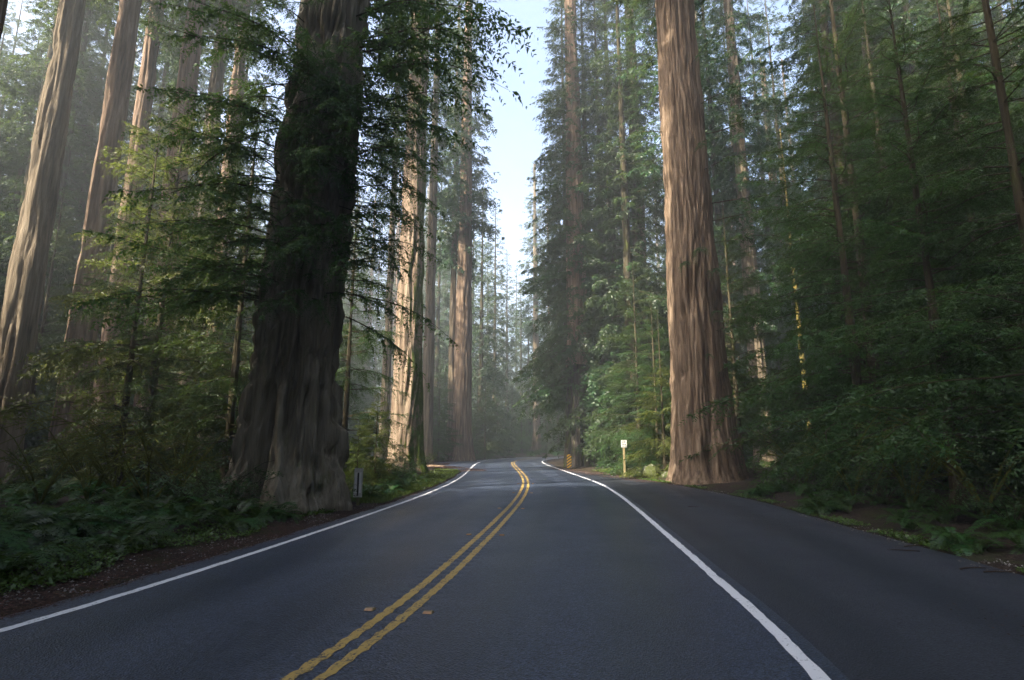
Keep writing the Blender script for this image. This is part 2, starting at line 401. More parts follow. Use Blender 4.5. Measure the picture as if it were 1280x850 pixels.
r2 = obj('road_lane', strip('road_lane', M['asphalt'], between(const(.34), seamf, 9), 0.0), o)
S_FAR = float(np.interp(70, Yc, ss))
r3 = obj('road_crown', strip('road_crown', M['asphalt'], lambda s: np.repeat(mid_cols[None], len(s), 0), 0.0, 0, S_FAR, 0.05, True), o)
r4 = obj('road_crown', strip('road_crown', M['asphalt'], lambda s: np.repeat(mid_cols[None], len(s), 0), 0.0, S_FAR - .03, None, 0.5), o)
o = obj('pullout', strip('pullout', M['asphalt_dark'], between(seamf, rwf, 10), -0.002)); tag(o, 'darker asphalt pullout beside the right lane', None, kind='structure')
wob = lambda c, a, sd: (lambda s: c + a * (vnoise(s * 6, sd, 0, sd) - .5) + a * 1.2 * (vnoise(s * 25, sd, 0, sd + 1) - .5))
for nm, lab, mat, ua, ub, st, rm, sd in (
        ('white_edge_line', 'worn white edge line along the left verge', 'white', -LANE - .055, -LANE + .055, 0.1, False, 11),
        ('white_edge_line', 'white edge line between the lane and the pullout', 'white', 'R', .06, 0.1, False, 21),
        ('yellow_centre_line', 'worn yellow centre line, strip on the left lane side', 'yellow', -.16, -.06, 0.05, True, 31),
        ('yellow_centre_line', 'worn yellow centre line, strip on the right lane side', 'yellow', .06, .16, 0.05, True, 41)):
    if ua == 'R': fa_, fb_ = (lambda s, w_=wob(-.06, .012, 21): lanef(s) + w_(s)), (lambda s, w_=wob(.06, .012, 24): lanef(s) + w_(s))
    else: fa_, fb_ = wob(ua, .012, sd), wob(ub, .012, sd + 3)
    o = obj(nm, strip(nm, M[mat], between(fa_, fb_, 5), 0.004, 0, ss[-1], st, rm))
    tag(o, lab, None, kind='structure')

# ------------------------------------------------------------------ foliage generators
def rot_axis(v, ax, ang):
    c, s = np.cos(ang)[..., None], np.sin(ang)[..., None]
    return v * c + np.cross(ax, v) * s + ax * (ax * v).sum(-1, keepdims=True) * (1 - c)
def unit(v): return v / (np.linalg.norm(v, axis=-1, keepdims=True) + 1e-9)

def spray(rng, L=3.0, tw_sp=0.13, tw_max=0.8, leaf=0.08, leaf_sp=0.055, droop=0.3, tw_droop=0.35, width=0.36, rise=0.1, bare=0.15):
    """a branch along +X: quads (n,4,3), tint (n), wood tube points"""
    nt_ = max(4, int(L * (1 - bare) / tw_sp))
    t = np.sort(rng.uniform(bare, 1, nt_)); side = np.where(np.arange(nt_) % 2 == 0, 1.0, -1.0)
    curve = rng.uniform(-.12, .12) * L
    def axp(q):
        return np.stack([L * q * (1 - 0.06 * q), curve * q * q + 0.04 * L * np.sin(q * 7 + curve), rise * L * q - droop * L * q * q], -1)
    base = axp(t)
    fwd = unit(axp(np.minimum(t + .01, 1.01)) - axp(t - .01))
    ang = np.radians(62 - 28 * t + rng.normal(0, 9, nt_)) * side
    up = np.tile(np.array([0, 0, 1.0]), (nt_, 1))
    td = unit(rot_axis(fwd, up, ang) + np.stack([0 * t, 0 * t, rng.normal(-.05, .3, nt_)], 1))
    env = np.clip(np.sin(np.pi * np.clip(0.16 + 0.86 * t, 0, 1)), .12, 1) ** 0.75
    tl = tw_max * env * rng.uniform(.65, 1.2, nt_)
    td = np.vstack([td, fwd[-1:]]); tl = np.append(tl, tw_max * .35); base = np.vstack([base, base[-1:]]); nt_ += 1
    m = int(tw_max * 1.2 / leaf_sp) + 1
    sidx = (np.arange(m) + .5)[None] * leaf_sp * np.ones((nt_, 1)) + rng.uniform(-.3, .3, (nt_, m)) * leaf_sp
    ok = sidx < tl[:, None]
    q = sidx / tl[:, None]
    dr = tw_droop * rng.uniform(.6, 1.4, (nt_, 1))
    P = base[:, None] + td[:, None] * sidx[..., None]; P[..., 2] -= dr * sidx ** 2 / np.maximum(tl[:, None], .2) * 1.0
    D = np.broadcast_to(td[:, None], P.shape).copy(); D[..., 2] -= 2 * dr * q; D = unit(D)
    side2 = unit(np.cross(D, np.array([0, 0, 1.0]) + 0 * D)); nrm = np.cross(side2, D)
    quads = []; tint = []
    ttw = np.clip(rng.uniform(.15, .75, (nt_, 1)) + 0.25 * q, 0, 1)
    for sg in (-1, 1):
        a = np.radians(rng.normal(46, 10, ok.shape)) * sg
        ld = D * np.cos(a)[..., None] + side2 * np.sin(a)[..., None] + nrm * rng.normal(-.15, .32, ok.shape)[..., None]
        ld = unit(ld); ll = leaf * (1.15 - .6 * q) * rng.uniform(.75, 1.25, ok.shape)
        tilt = rng.normal(0, .7, ok.shape)
        wd = unit(np.cross(ld, nrm)); wd = unit(wd * np.cos(tilt)[..., None] + nrm * np.sin(tilt)[..., None])
        hw = ll * width * .5
        p0 = P; p2 = P + ld * ll[..., None]; pm = P + ld * (ll * .45)[..., None]
        p1 = pm + wd * hw[..., None]; p3 = pm - wd * hw[..., None]
        Q = np.stack([p0, p1, p2, p3], 2)[ok]
        quads.append(Q); tint.append((ttw + 0 * q)[ok])
    axis_pts = axp(np.linspace(0, .97, 7))
    tw = np.stack([base, base + td * tl[:, None] * .5 - np.array([0, 0, 1.0]) * (dr * tl[:, None] * .25), base + td * tl[:, None] * .95 - np.array([0, 0, 1.0]) * (dr * tl[:, None] * .9)], 1)
    return np.concatenate(quads), np.concatenate(tint), axis_pts, tw, L

def tube_np(pts, r0, r1, k=5):
    n = len(pts); d = unit(np.gradient(pts, axis=0)); ref = np.array([0.13, 0.21, 0.97])
    a = unit(np.cross(d, ref)); b = np.cross(d, a); r = np.linspace(r0, r1, n)[:, None, None]
    th = np.arange(k) * 2 * np.pi / k
    V = pts[:, None] + r * (np.cos(th)[None, :, None] * a[:, None] + np.sin(th)[None, :, None] * b[:, None])
    i, j = np.meshgrid(np.arange(n - 1), np.arange(k), indexing='ij')
    f = np.stack([i * k + j, i * k + (j + 1) % k, (i + 1) * k + (j + 1) % k, (i + 1) * k + j], -1).reshape(-1, 4)
    return V.reshape(-1, 3), f

def build_crown(name, protos, places, leaf_m, wood_m=None, wood_r=0.02, twigs=False):
    """places: (proto index, origin, azimuth, pitch, roll, scale)"""
    lv, lt, wv, wf, nv = [], [], [], [], 0
    for (pi, org, az, pt, rl, s) in places:
        q, ti, ax, tw, L = protos[pi]
        R = np.array((Matrix.Rotation(az, 3, 'Z') @ Matrix.Rotation(-pt, 3, 'Y') @ Matrix.Rotation(rl, 3, 'X')))
        lv.append((q.reshape(-1, 3) * s) @ R.T + org); lt.append(ti)
        v, f = tube_np((ax * s) @ R.T + org, wood_r * L * s * .3 + .005, .004, 5)
        wv.append(v); wf.append(f + nv); nv += len(v)
        if twigs:
            for tq in tw:
                v, f = tube_np((tq * s) @ R.T + org, .006, .003, 3); wv.append(v); wf.append(f + nv); nv += len(v)
    LV = np.concatenate(lv); nq = len(LV) // 4
    LF = np.arange(nq * 4).reshape(-1, 4)
    WV = np.concatenate(wv); WF = np.concatenate(wf) + len(LV)
    tint = np.concatenate([np.concatenate(lt), np.full(len(WF), .5)])
    mi = np.concatenate([np.zeros(nq, int), np.ones(len(WF), int)])
    me = np_mesh(name, np.concatenate([LV, WV]), [LF, WF], [leaf_m, wood_m or M['twig']], mi, smooth=False, tint=tint)
    return me

def crown_places(rng, n, z0, z1, rad, protos, r_in=0.0, pitch=(0.25, -0.15), top_bias=1.0, az_rng=None, clump=0.0):
    out = []
    for i in range(n):
        t = rng.uniform(0, 1) ** top_bias; z = z0 + (z1 - z0) * t
        az = rng.uniform(0, 2 * math.pi) if az_rng is None else rng.uniform(*az_rng)
        if clump: 
            if vnoise(np.array([math.cos(az) * 1.6 + 9]), math.sin(az) * 1.6 + 5, z * 0.22, 77)[0] < clump: continue
        R = rad(t) * rng.uniform(.65, 1.2); pi = rng.integers(len(protos))
        s = R / protos[pi][4]
        pt = pitch[1] + (pitch[0] - pitch[1]) * t + rng.normal(0, .14)
        ri = r_in(z) if callable(r_in) else r_in
        out.append((pi, np.array([math.cos(az) * ri, math.sin(az) * ri, z]), az, pt, rng.normal(0, .45), s))
    return out

rng = np.random.default_rng(11)
P_HEM = [spray(rng, 3.0, .088, .8, .125, .057, .25, .6, .37) for _ in range(6)]
P_RED = [spray(rng, 4.0, .19, 1.0, .26, .1, .3, .6, .42) for _ in range(5)]
P_FAR = [spray(rng, 4.0, .34, 1.15, .42, .2, .25, .6, .45) for _ in range(5)]
P_NEAR = [spray(rng, 3.2, .092, .75, .105, .053, .35, .7, .4) for _ in range(6)]
P_FINE = [spray(rng, 3.0, .065, .7, .085, .042, .28, .65, .34) for _ in range(6)]
FINE = []
for i in range(2):
    pl = crown_places(rng, 140, 0.5, 13.6, lambda t: 3.3 * (1 - t) ** .8 + .35, P_FINE, .05, (.5, -.18), 1.05, clump=.3)
    FINE.append(build_crown('fine_hemlock_crown', P_FINE, pl, M['leaf_hem']))
HEM = []
for i in range(2):
    pl = crown_places(rng, 170, 0.5, 13.6, lambda t: 3.3 * (1 - t) ** .8 + .35, P_HEM, .05, (.55, -.12), 1.05, clump=.28)
    HEM.append(build_crown('hemlock_crown', P_HEM, pl, M['leaf_hem']))
LIME = build_crown('lime_crown', P_HEM, crown_places(rng, 120, 0.6, 9.5, lambda t: 2.6 * (1 - t) ** .7 + .5, P_HEM, .05, (.5, -.25), 1.0, clump=.3), M['leaf_lime'])
RED = []
for i in range(2):
    pl = crown_places(rng, 320, 11, 57, lambda t: 5.2 * (1 - .75 * t) * (0.6 + .8 * min(t * 3, 1) * .6), P_RED, .3, (.35, -.3), .95, clump=.3)
    RED.append(build_crown('redwood_crown', P_RED, pl, M['leaf_red']))
TALL = []
pl = crown_places(rng, 440, 1.5, 47, lambda t: 4.6 * (1 - .8 * t ** 1.3) * (.75 + .25 * math.sin(t * 31)) + .5, P_RED, .4, (.3, -.3), 1.0, clump=.22)
TALL.append(build_crown('tall_conifer_crown', P_RED, pl, M['leaf_red']))
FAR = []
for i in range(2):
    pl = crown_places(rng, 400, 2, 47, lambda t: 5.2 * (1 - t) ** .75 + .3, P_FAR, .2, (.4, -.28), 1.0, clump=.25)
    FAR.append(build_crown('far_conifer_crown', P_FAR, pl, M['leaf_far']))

def trunk(name, mat, h, r0, r1, flare=.5, fh=1.2, seg=64, rings=120, seed=1, lobes=.08, ridge=.035, freq=3.2, lean=(0, 0), twist=0.0, clefts=(), zpow=1.4, burls=0.0, zf=1.0, root=.12, hf=1.0):
    th = np.linspace(0, 2 * np.pi, seg, endpoint=False)[None]; t = np.linspace(0, 1, rings)[:, None] ** zpow
    z = -0.6 + (h + .6) * t; zz = np.clip(z, 0, None)
    R = r1 + (r0 - r1) * (1 - zz / h) ** 1.1
    fl = flare * np.exp(-zz / fh) + root * np.exp(-zz / .45)
    rg = random.Random(seed); lob = 0
    for kf in (2, 3, 5, 7): lob = lob + math.pow(.75, kf - 2) * np.cos(kf * th + rg.uniform(0, 6.28) + zz * .06 * rg.uniform(-1, 1))
    R = R * (1 + fl * (1 + .45 * lob / 2)) * (1 + lobes * lob / 2 * (.35 + np.exp(-zz / (fh * 3))))
    tt = th + twist * np.exp(-zz / 4.0) * zz * .25
    cx, sx = np.cos(tt) * r0 * freq, np.sin(tt) * r0 * freq
    wob_ = vnoise(cx * .5, sx * .5, z * .35, seed + 5) * 1.6
    n1 = vnoise(cx + wob_, sx + wob_, z * .22 * zf, seed); n2 = vnoise(cx * 2.1 + wob_, sx * 2.1, z * .5 * zf, seed + 1); n3 = vnoise(cx * 4 + wob_, sx * 4, z * 1.2 * zf, seed + 2)
    rid = 1 - np.abs(2 * n1 - 1); rid2 = 1 - np.abs(2 * n2 - 1)
    disp = -ridge * 2.3 * np.clip((rid - .68) / .32, 0, 1) ** .9 - ridge * .9 * hf ** .7 * np.clip((rid2 - .6) / .4, 0, 1) + ridge * .7 * hf * (n3 - .5) + ridge * 1.2 * (vnoise(cx * .6, sx * .6, z * .3, seed + 8) - .5)
    if burls: disp = disp + burls * np.clip(vnoise(cx * .5, sx * .5, z * .7, seed + 12) - .55, 0, 1) * 2.2
    for (a0, wd, dp, za, zb, drift) in clefts:
        a = a0 + drift * zz + .10 * (vnoise(zz * .8, 1, 1, seed) - .5)
        dd = (th - a + np.pi) % (2 * np.pi) - np.pi
        disp = disp - dp * np.exp(-(dd / wd) ** 2) * np.clip((zb - zz) / (.3 * (zb - za) + .01), 0, 1) * np.clip((zz - za + .5) / .5, 0, 1)
    R = R + disp
    x = np.cos(th) * R + lean[0] * zz; y = np.sin(th) * R + lean[1] * zz
    V = np.stack([x, y, z + 0 * th], -1).reshape(-1, 3)
    i, j = np.meshgrid(np.arange(rings - 1), np.arange(seg), indexing='ij')
    f = np.stack([i * seg + j, i * seg + (j + 1) % seg, (i + 1) * seg + (j + 1) % seg, (i + 1) * seg + j], -1).reshape(-1, 4)
    return np_mesh(name, V, [f], [mat])

TR = [trunk('redwood_trunk', M['bark_red'], 60, 1.0, .22, .45, 1.3, 56, 110, 21),
      trunk('redwood_trunk', M['bark_grey'], 60, 1.0, .22, .35, 1.6, 56, 110, 35)]
THIN = trunk('thin_trunk', M['twig'], 14, .16, .02, .4, .3, 12, 30, 44, ridge=.012)
THINR = trunk('thin_trunk', M['twig'], 47, .45, .05, .4, .8, 24, 50, 48, ridge=.03)
GOLD = trunk('golden_trunk', M['bark_gold'], 26, .19, .05, .3, .4, 16, 60, 61, ridge=.015)

TREES = []          # (x, y, radius of crown, crown base, top) for spacing
def tree(name, label, x, y, tm, crowns, group=None, rotz=0.0, ts=(1, 1, 1), zoff=-.1, cat='tree', cz=0.0):
    t = thing(name, label, cat, (x, y, gz(x, y) + zoff), rotz, group)
    obj('trunk', tm, t, scale=ts)
    for cm, cs in crowns:
        obj('crown', cm, t, loc=(0, 0, cz), scale=cs)
    TREES.append((x, y)); return t
def at(px, d, py=HOR): 
    p = pix(px, py, d); return p.x, p.y

# ---- the giant on the left
def facing(x, y): return math.atan2(-y, -x)
gx_, gy_ = at(352, 15.2)
fa = facing(gx_, gy_)
rg2 = np.random.default_rng(5)
me = trunk('giant_trunk', M['bark_giant'], 46, 1.3, .5, .34, 1.7, 240, 340, 71, lobes=.24, ridge=.1, freq=3.3, zf=2.3, root=.05, hf=2.2, lean=(.045, 0), clefts=((fa - .5, .15, .85, 0, 3.6, .04), (fa + .1, .10, .38, 0, 5.5, -.02), (fa - 1.2, .14, .4, .2, 6, 0), (fa + .75, .1, .22, 0, 9, 0)), zpow=1.9, burls=.2)
giant = thing('giant_redwood', 'huge gnarled mossy redwood with a deep cleft beside the white delineator panel', 'tree', (gx_, gy_, gz(gx_, gy_) - .05))
obj('trunk', me, giant)
pl = []
for i in range(175):
    z = rg2.uniform(5.2, 13) if i < 145 else rg2.uniform(11, 17); az = fa + rg2.uniform(-1.9, 1.9) if i < 115 else rg2.uniform(-math.pi, math.pi)
    front = math.cos(az - fa)
    s = rg2.uniform(.45, 1.15)
    if math.sin(az - fa) < -.6: s *= 1.15
    if front > .5: s *= .75
    if z < 5: s *= .65
    if math.cos(az - (fa + 1.5)) > .3: s *= 1.1
    r = 1.1 - .02 * z
    pl.append((rg2.integers(6), np.array([math.cos(az) * r + .045 * z, math.sin(az) * r, z]), az, rg2.normal(.0, .25), rg2.normal(0, .3), s))
for i in range(46):
    sg = 1 if i % 3 else -1; a0 = fa - sg * rg2.uniform(.6, 1.35); z = rg2.uniform(6.5, 12.5); r = 1.15
    pl.append((rg2.integers(6), np.array([math.cos(a0) * r + .045 * z, math.sin(a0) * r, z]), fa + sg * rg2.uniform(-.1, 1.0), rg2.normal(.05, .2), rg2.normal(0, .4), rg2.uniform(.5, .95)))
for px, py, dd, s, pt in ((560, 30, 14.5, 1.8, .1), (600, 60, 14, 2.0, .05), (590, 110, 15, 1.8, -.1), (640, 10, 14.5, 2.1, .15), (540, 150, 14, 1.5, -.1), (520, 250, 14, 1.2, -.25), (500, 330, 14, 1.0, -.3),
                          (620, 90, 15.5, 1.9, 0), (570, 5, 13.5, 1.9, .2), (650, 40, 15.2, 2.2, .1), (530, 200, 13.2, 1.3, -.2), (480, 120, 12.8, 1.1, 0), (490, 40, 13, 1.2, .1), (655, 70, 14, 2, 0), (630, 40, 13.6, 2, 0), (610, 140, 14.6, 2, 0), (590, 170, 14, 2, 0), (575, 80, 15, 2, 0), (560, 120, 13.5, 2, 0), (625, 20, 15.5, 2, 0), (600, 20, 14.8, 2, 0), (545, 60, 14.6, 2, 0), (535, 280, 13.6, 2, 0), (520, 350, 14.4, 2, 0), (500, 220, 13.4, 2, 0), (545, 210, 14.8, 2, 0), (640, 100, 14.4, 2, 0), (470, 380, 13.8, 2, 0), (490, 280, 12.9, 2, 0)):
    tip = pix(px, py, dd); az = math.atan2(tip.y - gy_, tip.x - gx_); Ln = math.hypot(tip.x - gx_, tip.y - gy_)
    sc_ = (Ln - .8) / 3.0
    pl.append((rg2.integers(6), np.array([math.cos(az) * .8, math.sin(az) * .8, tip.z + .12 * Ln]), az, rg2.normal(.1, .06), rg2.normal(0, .3), sc_))
obj('crown', build_crown('giant_crown', P_NEAR, pl, M['leaf_giant'], wood_r=.018), giant)
obj('crown', RED[0], giant, loc=(.9, 0, 26), scale=(1.0, 1.0, .5))
TREES.append((gx_, gy_))

# ---- the big trunk on the right
bx_, by_ = at(879, 25.6)
me = trunk('big_trunk', M['bark_big'], 62, 1.36, .45, .28, 2.6, 210, 330, 83, lobes=.09, ridge=.06, freq=4.6, zf=1.5, hf=1.5, lean=(-.004, 0), twist=.35, root=.1, zpow=1.8, clefts=((facing(bx_, by_) + .15, .08, .18, 0, 8, .03), (facing(bx_, by_) - .5, .08, .12, 0, 5, .08)))
big = thing('redwood_tree', 'massive straight reddish redwood trunk with twisted base bark beside the pullout', 'tree', (bx_, by_, gz(bx_, by_) - .05))
obj('trunk', me, big)
pl = []
fb = facing(bx_, by_)
for z, a, s in ((14.5, .9, .75), (15.3, .4, .5), (9.2, .5, .5), (9.6, -.2, .45), (10.1, .1, .55), (6.6, .75, .55), (7.4, .55, .4), (12, 1.3, 1.1), (13, 1.5, 1.2), (11, 1.4, 1.0), (5.5, .3, .25), (16.5, 1.2, 1.1), (18, 1.0, .9), (17, -1.3, .8), (20, .5, .8)):
    az = fb + a; pl.append((rg2.integers(6), np.array([math.cos(az), math.sin(az), z]) * [1.05, 1.05, 1], az, .05, rg2.normal(0, .3), s * 1.3))
obj('crown', build_crown('big_crown', P_NEAR, pl, M['leaf_red']), big)
obj('crown', RED[1], big, loc=(0, 0, 15), scale=(1.15, 1.15, .85))
TREES.append((bx_, by_))

# ---- named trunks on the left
def special(name, label, px, d, r0, mat, seed, h=58, crowns=(), lean=(0, 0), flare=.3, ridge=.045, moss=None, group=None, seg=68, rings=150, **kw):
    x, y = at(px, d)
    me = trunk(name + '_trunk', M[mat], h, r0, r0 * .35, flare, 1.4, seg, rings, seed, ridge=ridge, lean=lean, **kw)
    t = thing(name, label, 'tree', (x, y, gz(x, y) - .1), 0, group)
    obj('trunk', me, t)
    for cm, cs, cz in crowns: obj('crown', cm, t, loc=(0, 0, cz), rot=(0, 0, seed * 1.7), scale=cs)
    TREES.append((x, y)); return t
special('redwood_tree', 'tall pale grey redwood trunk catching sun, outermost of the bare trunks behind the ferns', 0, 25, .76, 'bark_grey', 101, crowns=((RED[0], (1, 1, .9), 15),), ridge=.06)
special('redwood_tree', 'brown redwood trunk with rusty red lower bark next to the pale grey trunk', 84, 27, .74, 'bark_red', 102, crowns=((RED[1], (1, 1, .9), 16),))
special('redwood_tree', 'dark slim redwood trunk just behind the rusty red trunk', 123, 31, .62, 'bark_red', 103, crowns=((RED[0], (.9, .9, .9), 16),), seg=64, rings=120)
special('redwood_tree', 'straight redwood trunk rising behind sunlit yellow green sprays', 180, 29, .72, 'bark_red', 104, crowns=((RED[1], (1, 1, .9), 17),))
special('redwood_tree', 'slim sunlit grey redwood trunk behind the giant gnarled redwood', 222, 33, .62, 'bark_grey', 105, crowns=((RED[0], (1, 1, .9), 18),))
special('redwood_tree', 'dark redwood trunk close behind the slim sunlit grey trunk', 252, 38, .7, 'bark_red', 106, crowns=((RED[1], (1, 1, .9), 17),), seg=64, rings=120)
special('redwood_tree', 'near shaded redwood trunk whose base is buried in ferns', -128, 14, .55, 'bark_red', 107, crowns=((RED[1], (.9, .9, .3), 46),), seg=64, rings=120)
special('redwood_tree', 'sunlit fluted redwood with a thick moss coat on its road side', 507, 33, .93, 'bark_mossy', 108, crowns=((RED[0], (.85, .85, .75), 12),), ridge=.075, flare=.22)
special('redwood_tree', 'pale redwood trunk close behind the moss coated fluted redwood', 533, 53, .62, 'bark_grey', 109, crowns=((RED[1], (.8, .8, .75), 16),), seg=64, rings=120)
special('redwood_tree', 'thin pale trunk between the giant redwood and the moss coated one', 479, 48, .42, 'bark_grey', 110, crowns=((RED[1], (.7, .7, .8), 10),), seg=48, rings=100)
special('redwood_tree', 'broad brown redwood standing at the head of the left pullout', 577, 59, 1.08, 'bark_red', 111, h=62, crowns=((FAR[0], (.8, .8, .8), 24),), ridge=.06)
special('redwood_tree', 'narrow twin trunk against the broad brown redwood at the left pullout', 563, 60, .5, 'bark_grey', 112, h=55, crowns=((FAR[1], (.6, .6, .8), 20),), seg=48, rings=100)
special('redwood_tree', 'pale bare trunk on the outside of the far bend', 671, 92, .68, 'bark_grey', 113, h=50, crowns=((FAR[1], (.8, .8, .7), 18),), seg=48, rings=120)
special('redwood_tree', 'thin brown trunk behind the far bend beside the pale bare trunk', 688, 100, .45, 'bark_red', 114, h=45, crowns=((FAR[0], (.7, .7, .8), 12),), seg=32, rings=80)

# ---- the group right of the road
x, y = at(725, 42.6)
t = thing('redwood_tree', 'fire blackened redwood base behind the striped hazard marker', 'tree', (x, y, gz(x, y) - .1)); TREES.append((x, y))
obj('trunk', trunk('charred_trunk', M['bark_burnt'], 9, 1.12, .86, .16, 1.2, 120, 160, 131, lobes=.1, ridge=.09, clefts=((facing(x, y) + .3, .2, .35, 0, 5, 0), (facing(x, y) + .8, .15, .3, 0, 7, 0))), t)
obj('upper_trunk', trunk('upper_trunk', M['bark_red'], 50, .9, .3, 0, 1, 72, 120, 132), t, loc=(0, 0, 8.2))
obj('crown', TALL[0], t, loc=(0, 0, 6), scale=(.85, .85, .95))
for px, d, cm, s, rz, lab in ((760, 43.5, TALL[0], (.85, .85, .85), 2.1, 'dense dark conifer filling the gap behind the charred redwood'),
                              (793, 40, TALL[0], (.9, .9, .95), 4.0, 'tall dark conifer behind the sign on the wooden post'),
                              (741, 44, TALL[0], (1.1, 1.1, .9), 1.0, 'broad dark conifer with sagging limbs right behind the charred redwood'),
                              (712, 50, TALL[0], (.9, .9, 1.0), 5.6, 'full dark conifer behind the charred redwood toward the bend'),
                              (806, 42, TALL[0], (1.0, 1.0, .95), .7, 'full dark conifer between the post sign and the massive trunk'),
                              (775, 43, TALL[0], (1.15, 1.15, 1.0), 3.0, 'wide spreading dark conifer set back behind the post sign'),
                              (735, 62, TALL[0], (.8, .8, .9), 5.0, 'slender conifer leaning out past the charred redwood')):
    x, y = at(px, d); tr_ = tree('conifer_tree', lab, x, y, THINR, ((cm, s),), None, rz, (1, 1, s[2] * 1.1), cz=3.6 if px < 770 else 0)
special('redwood_tree', 'bare brown redwood trunk showing through the dark conifers by the post sign', 812, 44, .62, 'bark_red', 133, seg=56, rings=110)
special('redwood_tree', 'shaded redwood trunk tucked close behind the massive reddish trunk', 856, 38, .6, 'bark_red', 134, seg=56, rings=110, crowns=((RED[0], (1, 1, .8), 12),))
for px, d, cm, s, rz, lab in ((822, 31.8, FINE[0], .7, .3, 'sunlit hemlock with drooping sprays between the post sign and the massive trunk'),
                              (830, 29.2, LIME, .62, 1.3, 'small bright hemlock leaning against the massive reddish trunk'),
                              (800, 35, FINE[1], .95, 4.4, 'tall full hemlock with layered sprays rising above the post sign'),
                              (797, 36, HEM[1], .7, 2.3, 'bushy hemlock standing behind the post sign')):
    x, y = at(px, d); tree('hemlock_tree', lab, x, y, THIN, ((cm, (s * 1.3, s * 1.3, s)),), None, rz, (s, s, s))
special('redwood_tree', 'hazy grey redwood trunk seen past the massive reddish trunk', 955, 43, .75, 'bark_grey', 135, seg=64, rings=120, crowns=((RED[1], (1, 1, .9), 4),))
x, y = at(1013, 40); tree('mossy_pole_tree', 'slim trunk coated in golden moss glowing in the sun', x, y, GOLD, (), None, 0, (1.2, 1.2, 1))
special('redwood_tree', 'sun struck pale trunk slice deep behind the dark sprays', 1096, 48, .3, 'bark_grey', 136, seg=40, rings=100)
special('redwood_tree', 'thick shaded redwood trunk behind the tangled dark branches', 1120, 38, .8, 'bark_red', 137, seg=56, rings=110, crowns=((RED[0], (1, 1, .9), 5),))
special('redwood_tree', 'pale redwood trunk glimpsed through the outermost dark branches', 1285, 38, .5, 'bark_red', 138, seg=56, rings=110, crowns=((RED[1], (1, 1, .9), 5),))

# ---- nearer small trees
for px, d, cm, s, rz, lab in ((150, 20.5, FINE[1], 1.0, .7, 'dense dark hemlock in front of the redwood trunks on the fern bank'),
                              (285, 19.5, FINE[0], 1.05, 1.9, 'full hemlock crowding the shaded flank of the giant redwood'),
                              (240, 24, HEM[0], 1.15, 3.1, 'tall hemlock standing behind the one that crowds the giant redwood'),
                              (430, 24, FINE[1], .95, 4.2, 'hemlock with dark drooping limbs just past the giant redwood'),
                              (30, 32, HEM[1], 1.2, 5.0, 'hemlock standing behind the pale grey trunk'),
                              (105, 36, HEM[0], 1.3, .2, 'hemlock standing behind the rusty red trunk')):
    x, y = at(px, d); tree('hemlock_tree', lab, x, y, THIN, ((cm, (s, s, s)),), None, rz, (s, s, s))
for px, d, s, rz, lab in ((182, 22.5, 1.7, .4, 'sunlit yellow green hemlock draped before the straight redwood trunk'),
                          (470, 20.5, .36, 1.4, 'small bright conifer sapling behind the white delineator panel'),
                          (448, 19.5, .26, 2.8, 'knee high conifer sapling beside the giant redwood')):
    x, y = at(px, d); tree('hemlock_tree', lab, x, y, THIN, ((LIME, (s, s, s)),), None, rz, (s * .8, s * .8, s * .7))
for px, d, cm, s, rz, lab in ((1105, 21, FINE[1], 1.5, 2.9, 'tall spreading hemlock between the overhanging one and the golden pole'),
                              (1190, 13.5, FINE[1], .9, 2.2, 'heavy dark hemlock overhanging the pullout edge'),
                              (1330, 11.5, FINE[0], 1.0, .2, 'dark hemlock at the pullout edge beside the overhanging one'),
                              (1080, 18.5, FINE[0], 1.1, 1.2, 'dark hemlock between the golden mossy pole and the pullout'),
                              (925, 30, HEM[0], .95, 3.2, 'hemlock behind the massive reddish trunk on the golden pole side'),
                              (1275, 25, HEM[1], 1.7, 3.6, 'tallest hemlock of the dark tangle past the overhanging one'),
                              (1150, 24, HEM[1], 1.5, 4.2, 'tall hemlock deep behind the overhanging dark hemlock'),
                              (1260, 20, FINE[1], 1.3, 5.2, 'tall hemlock rising behind the pullout edge')):
    x, y = at(px, d); tree('hemlock_tree', lab, x, y, THIN, ((cm, (s * 1.25, s * 1.25, s)),), None, rz, (s * 1.15, s * 1.15, s * 1.15), cz=1.3)

# ---- far end of the road
frng = random.Random(4)
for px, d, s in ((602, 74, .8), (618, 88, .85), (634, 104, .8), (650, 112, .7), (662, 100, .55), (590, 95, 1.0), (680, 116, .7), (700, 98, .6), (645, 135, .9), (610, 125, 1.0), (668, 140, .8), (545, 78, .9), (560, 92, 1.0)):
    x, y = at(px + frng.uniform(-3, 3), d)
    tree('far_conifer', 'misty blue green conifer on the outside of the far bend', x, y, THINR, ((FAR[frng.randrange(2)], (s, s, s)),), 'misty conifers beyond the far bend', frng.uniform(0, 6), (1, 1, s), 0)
for px, d, s in ((606, 66, .5), (622, 80, .55), (640, 90, .55), (652, 86, .4), (658, 97, .5), (684, 88, .45), (698, 92, .5), (596, 70, .5), (548, 58, .55), (555, 68, .6)):
    x, y = at(px, d); ff = s * 1.4
    tree('hemlock_tree', 'low shaded hemlock edging the far bend', x, y, THIN, ((HEM[frng.randrange(2)], (ff, ff, ff)),), 'hemlocks edging the far bend', frng.uniform(0, 6), (ff, ff, ff))

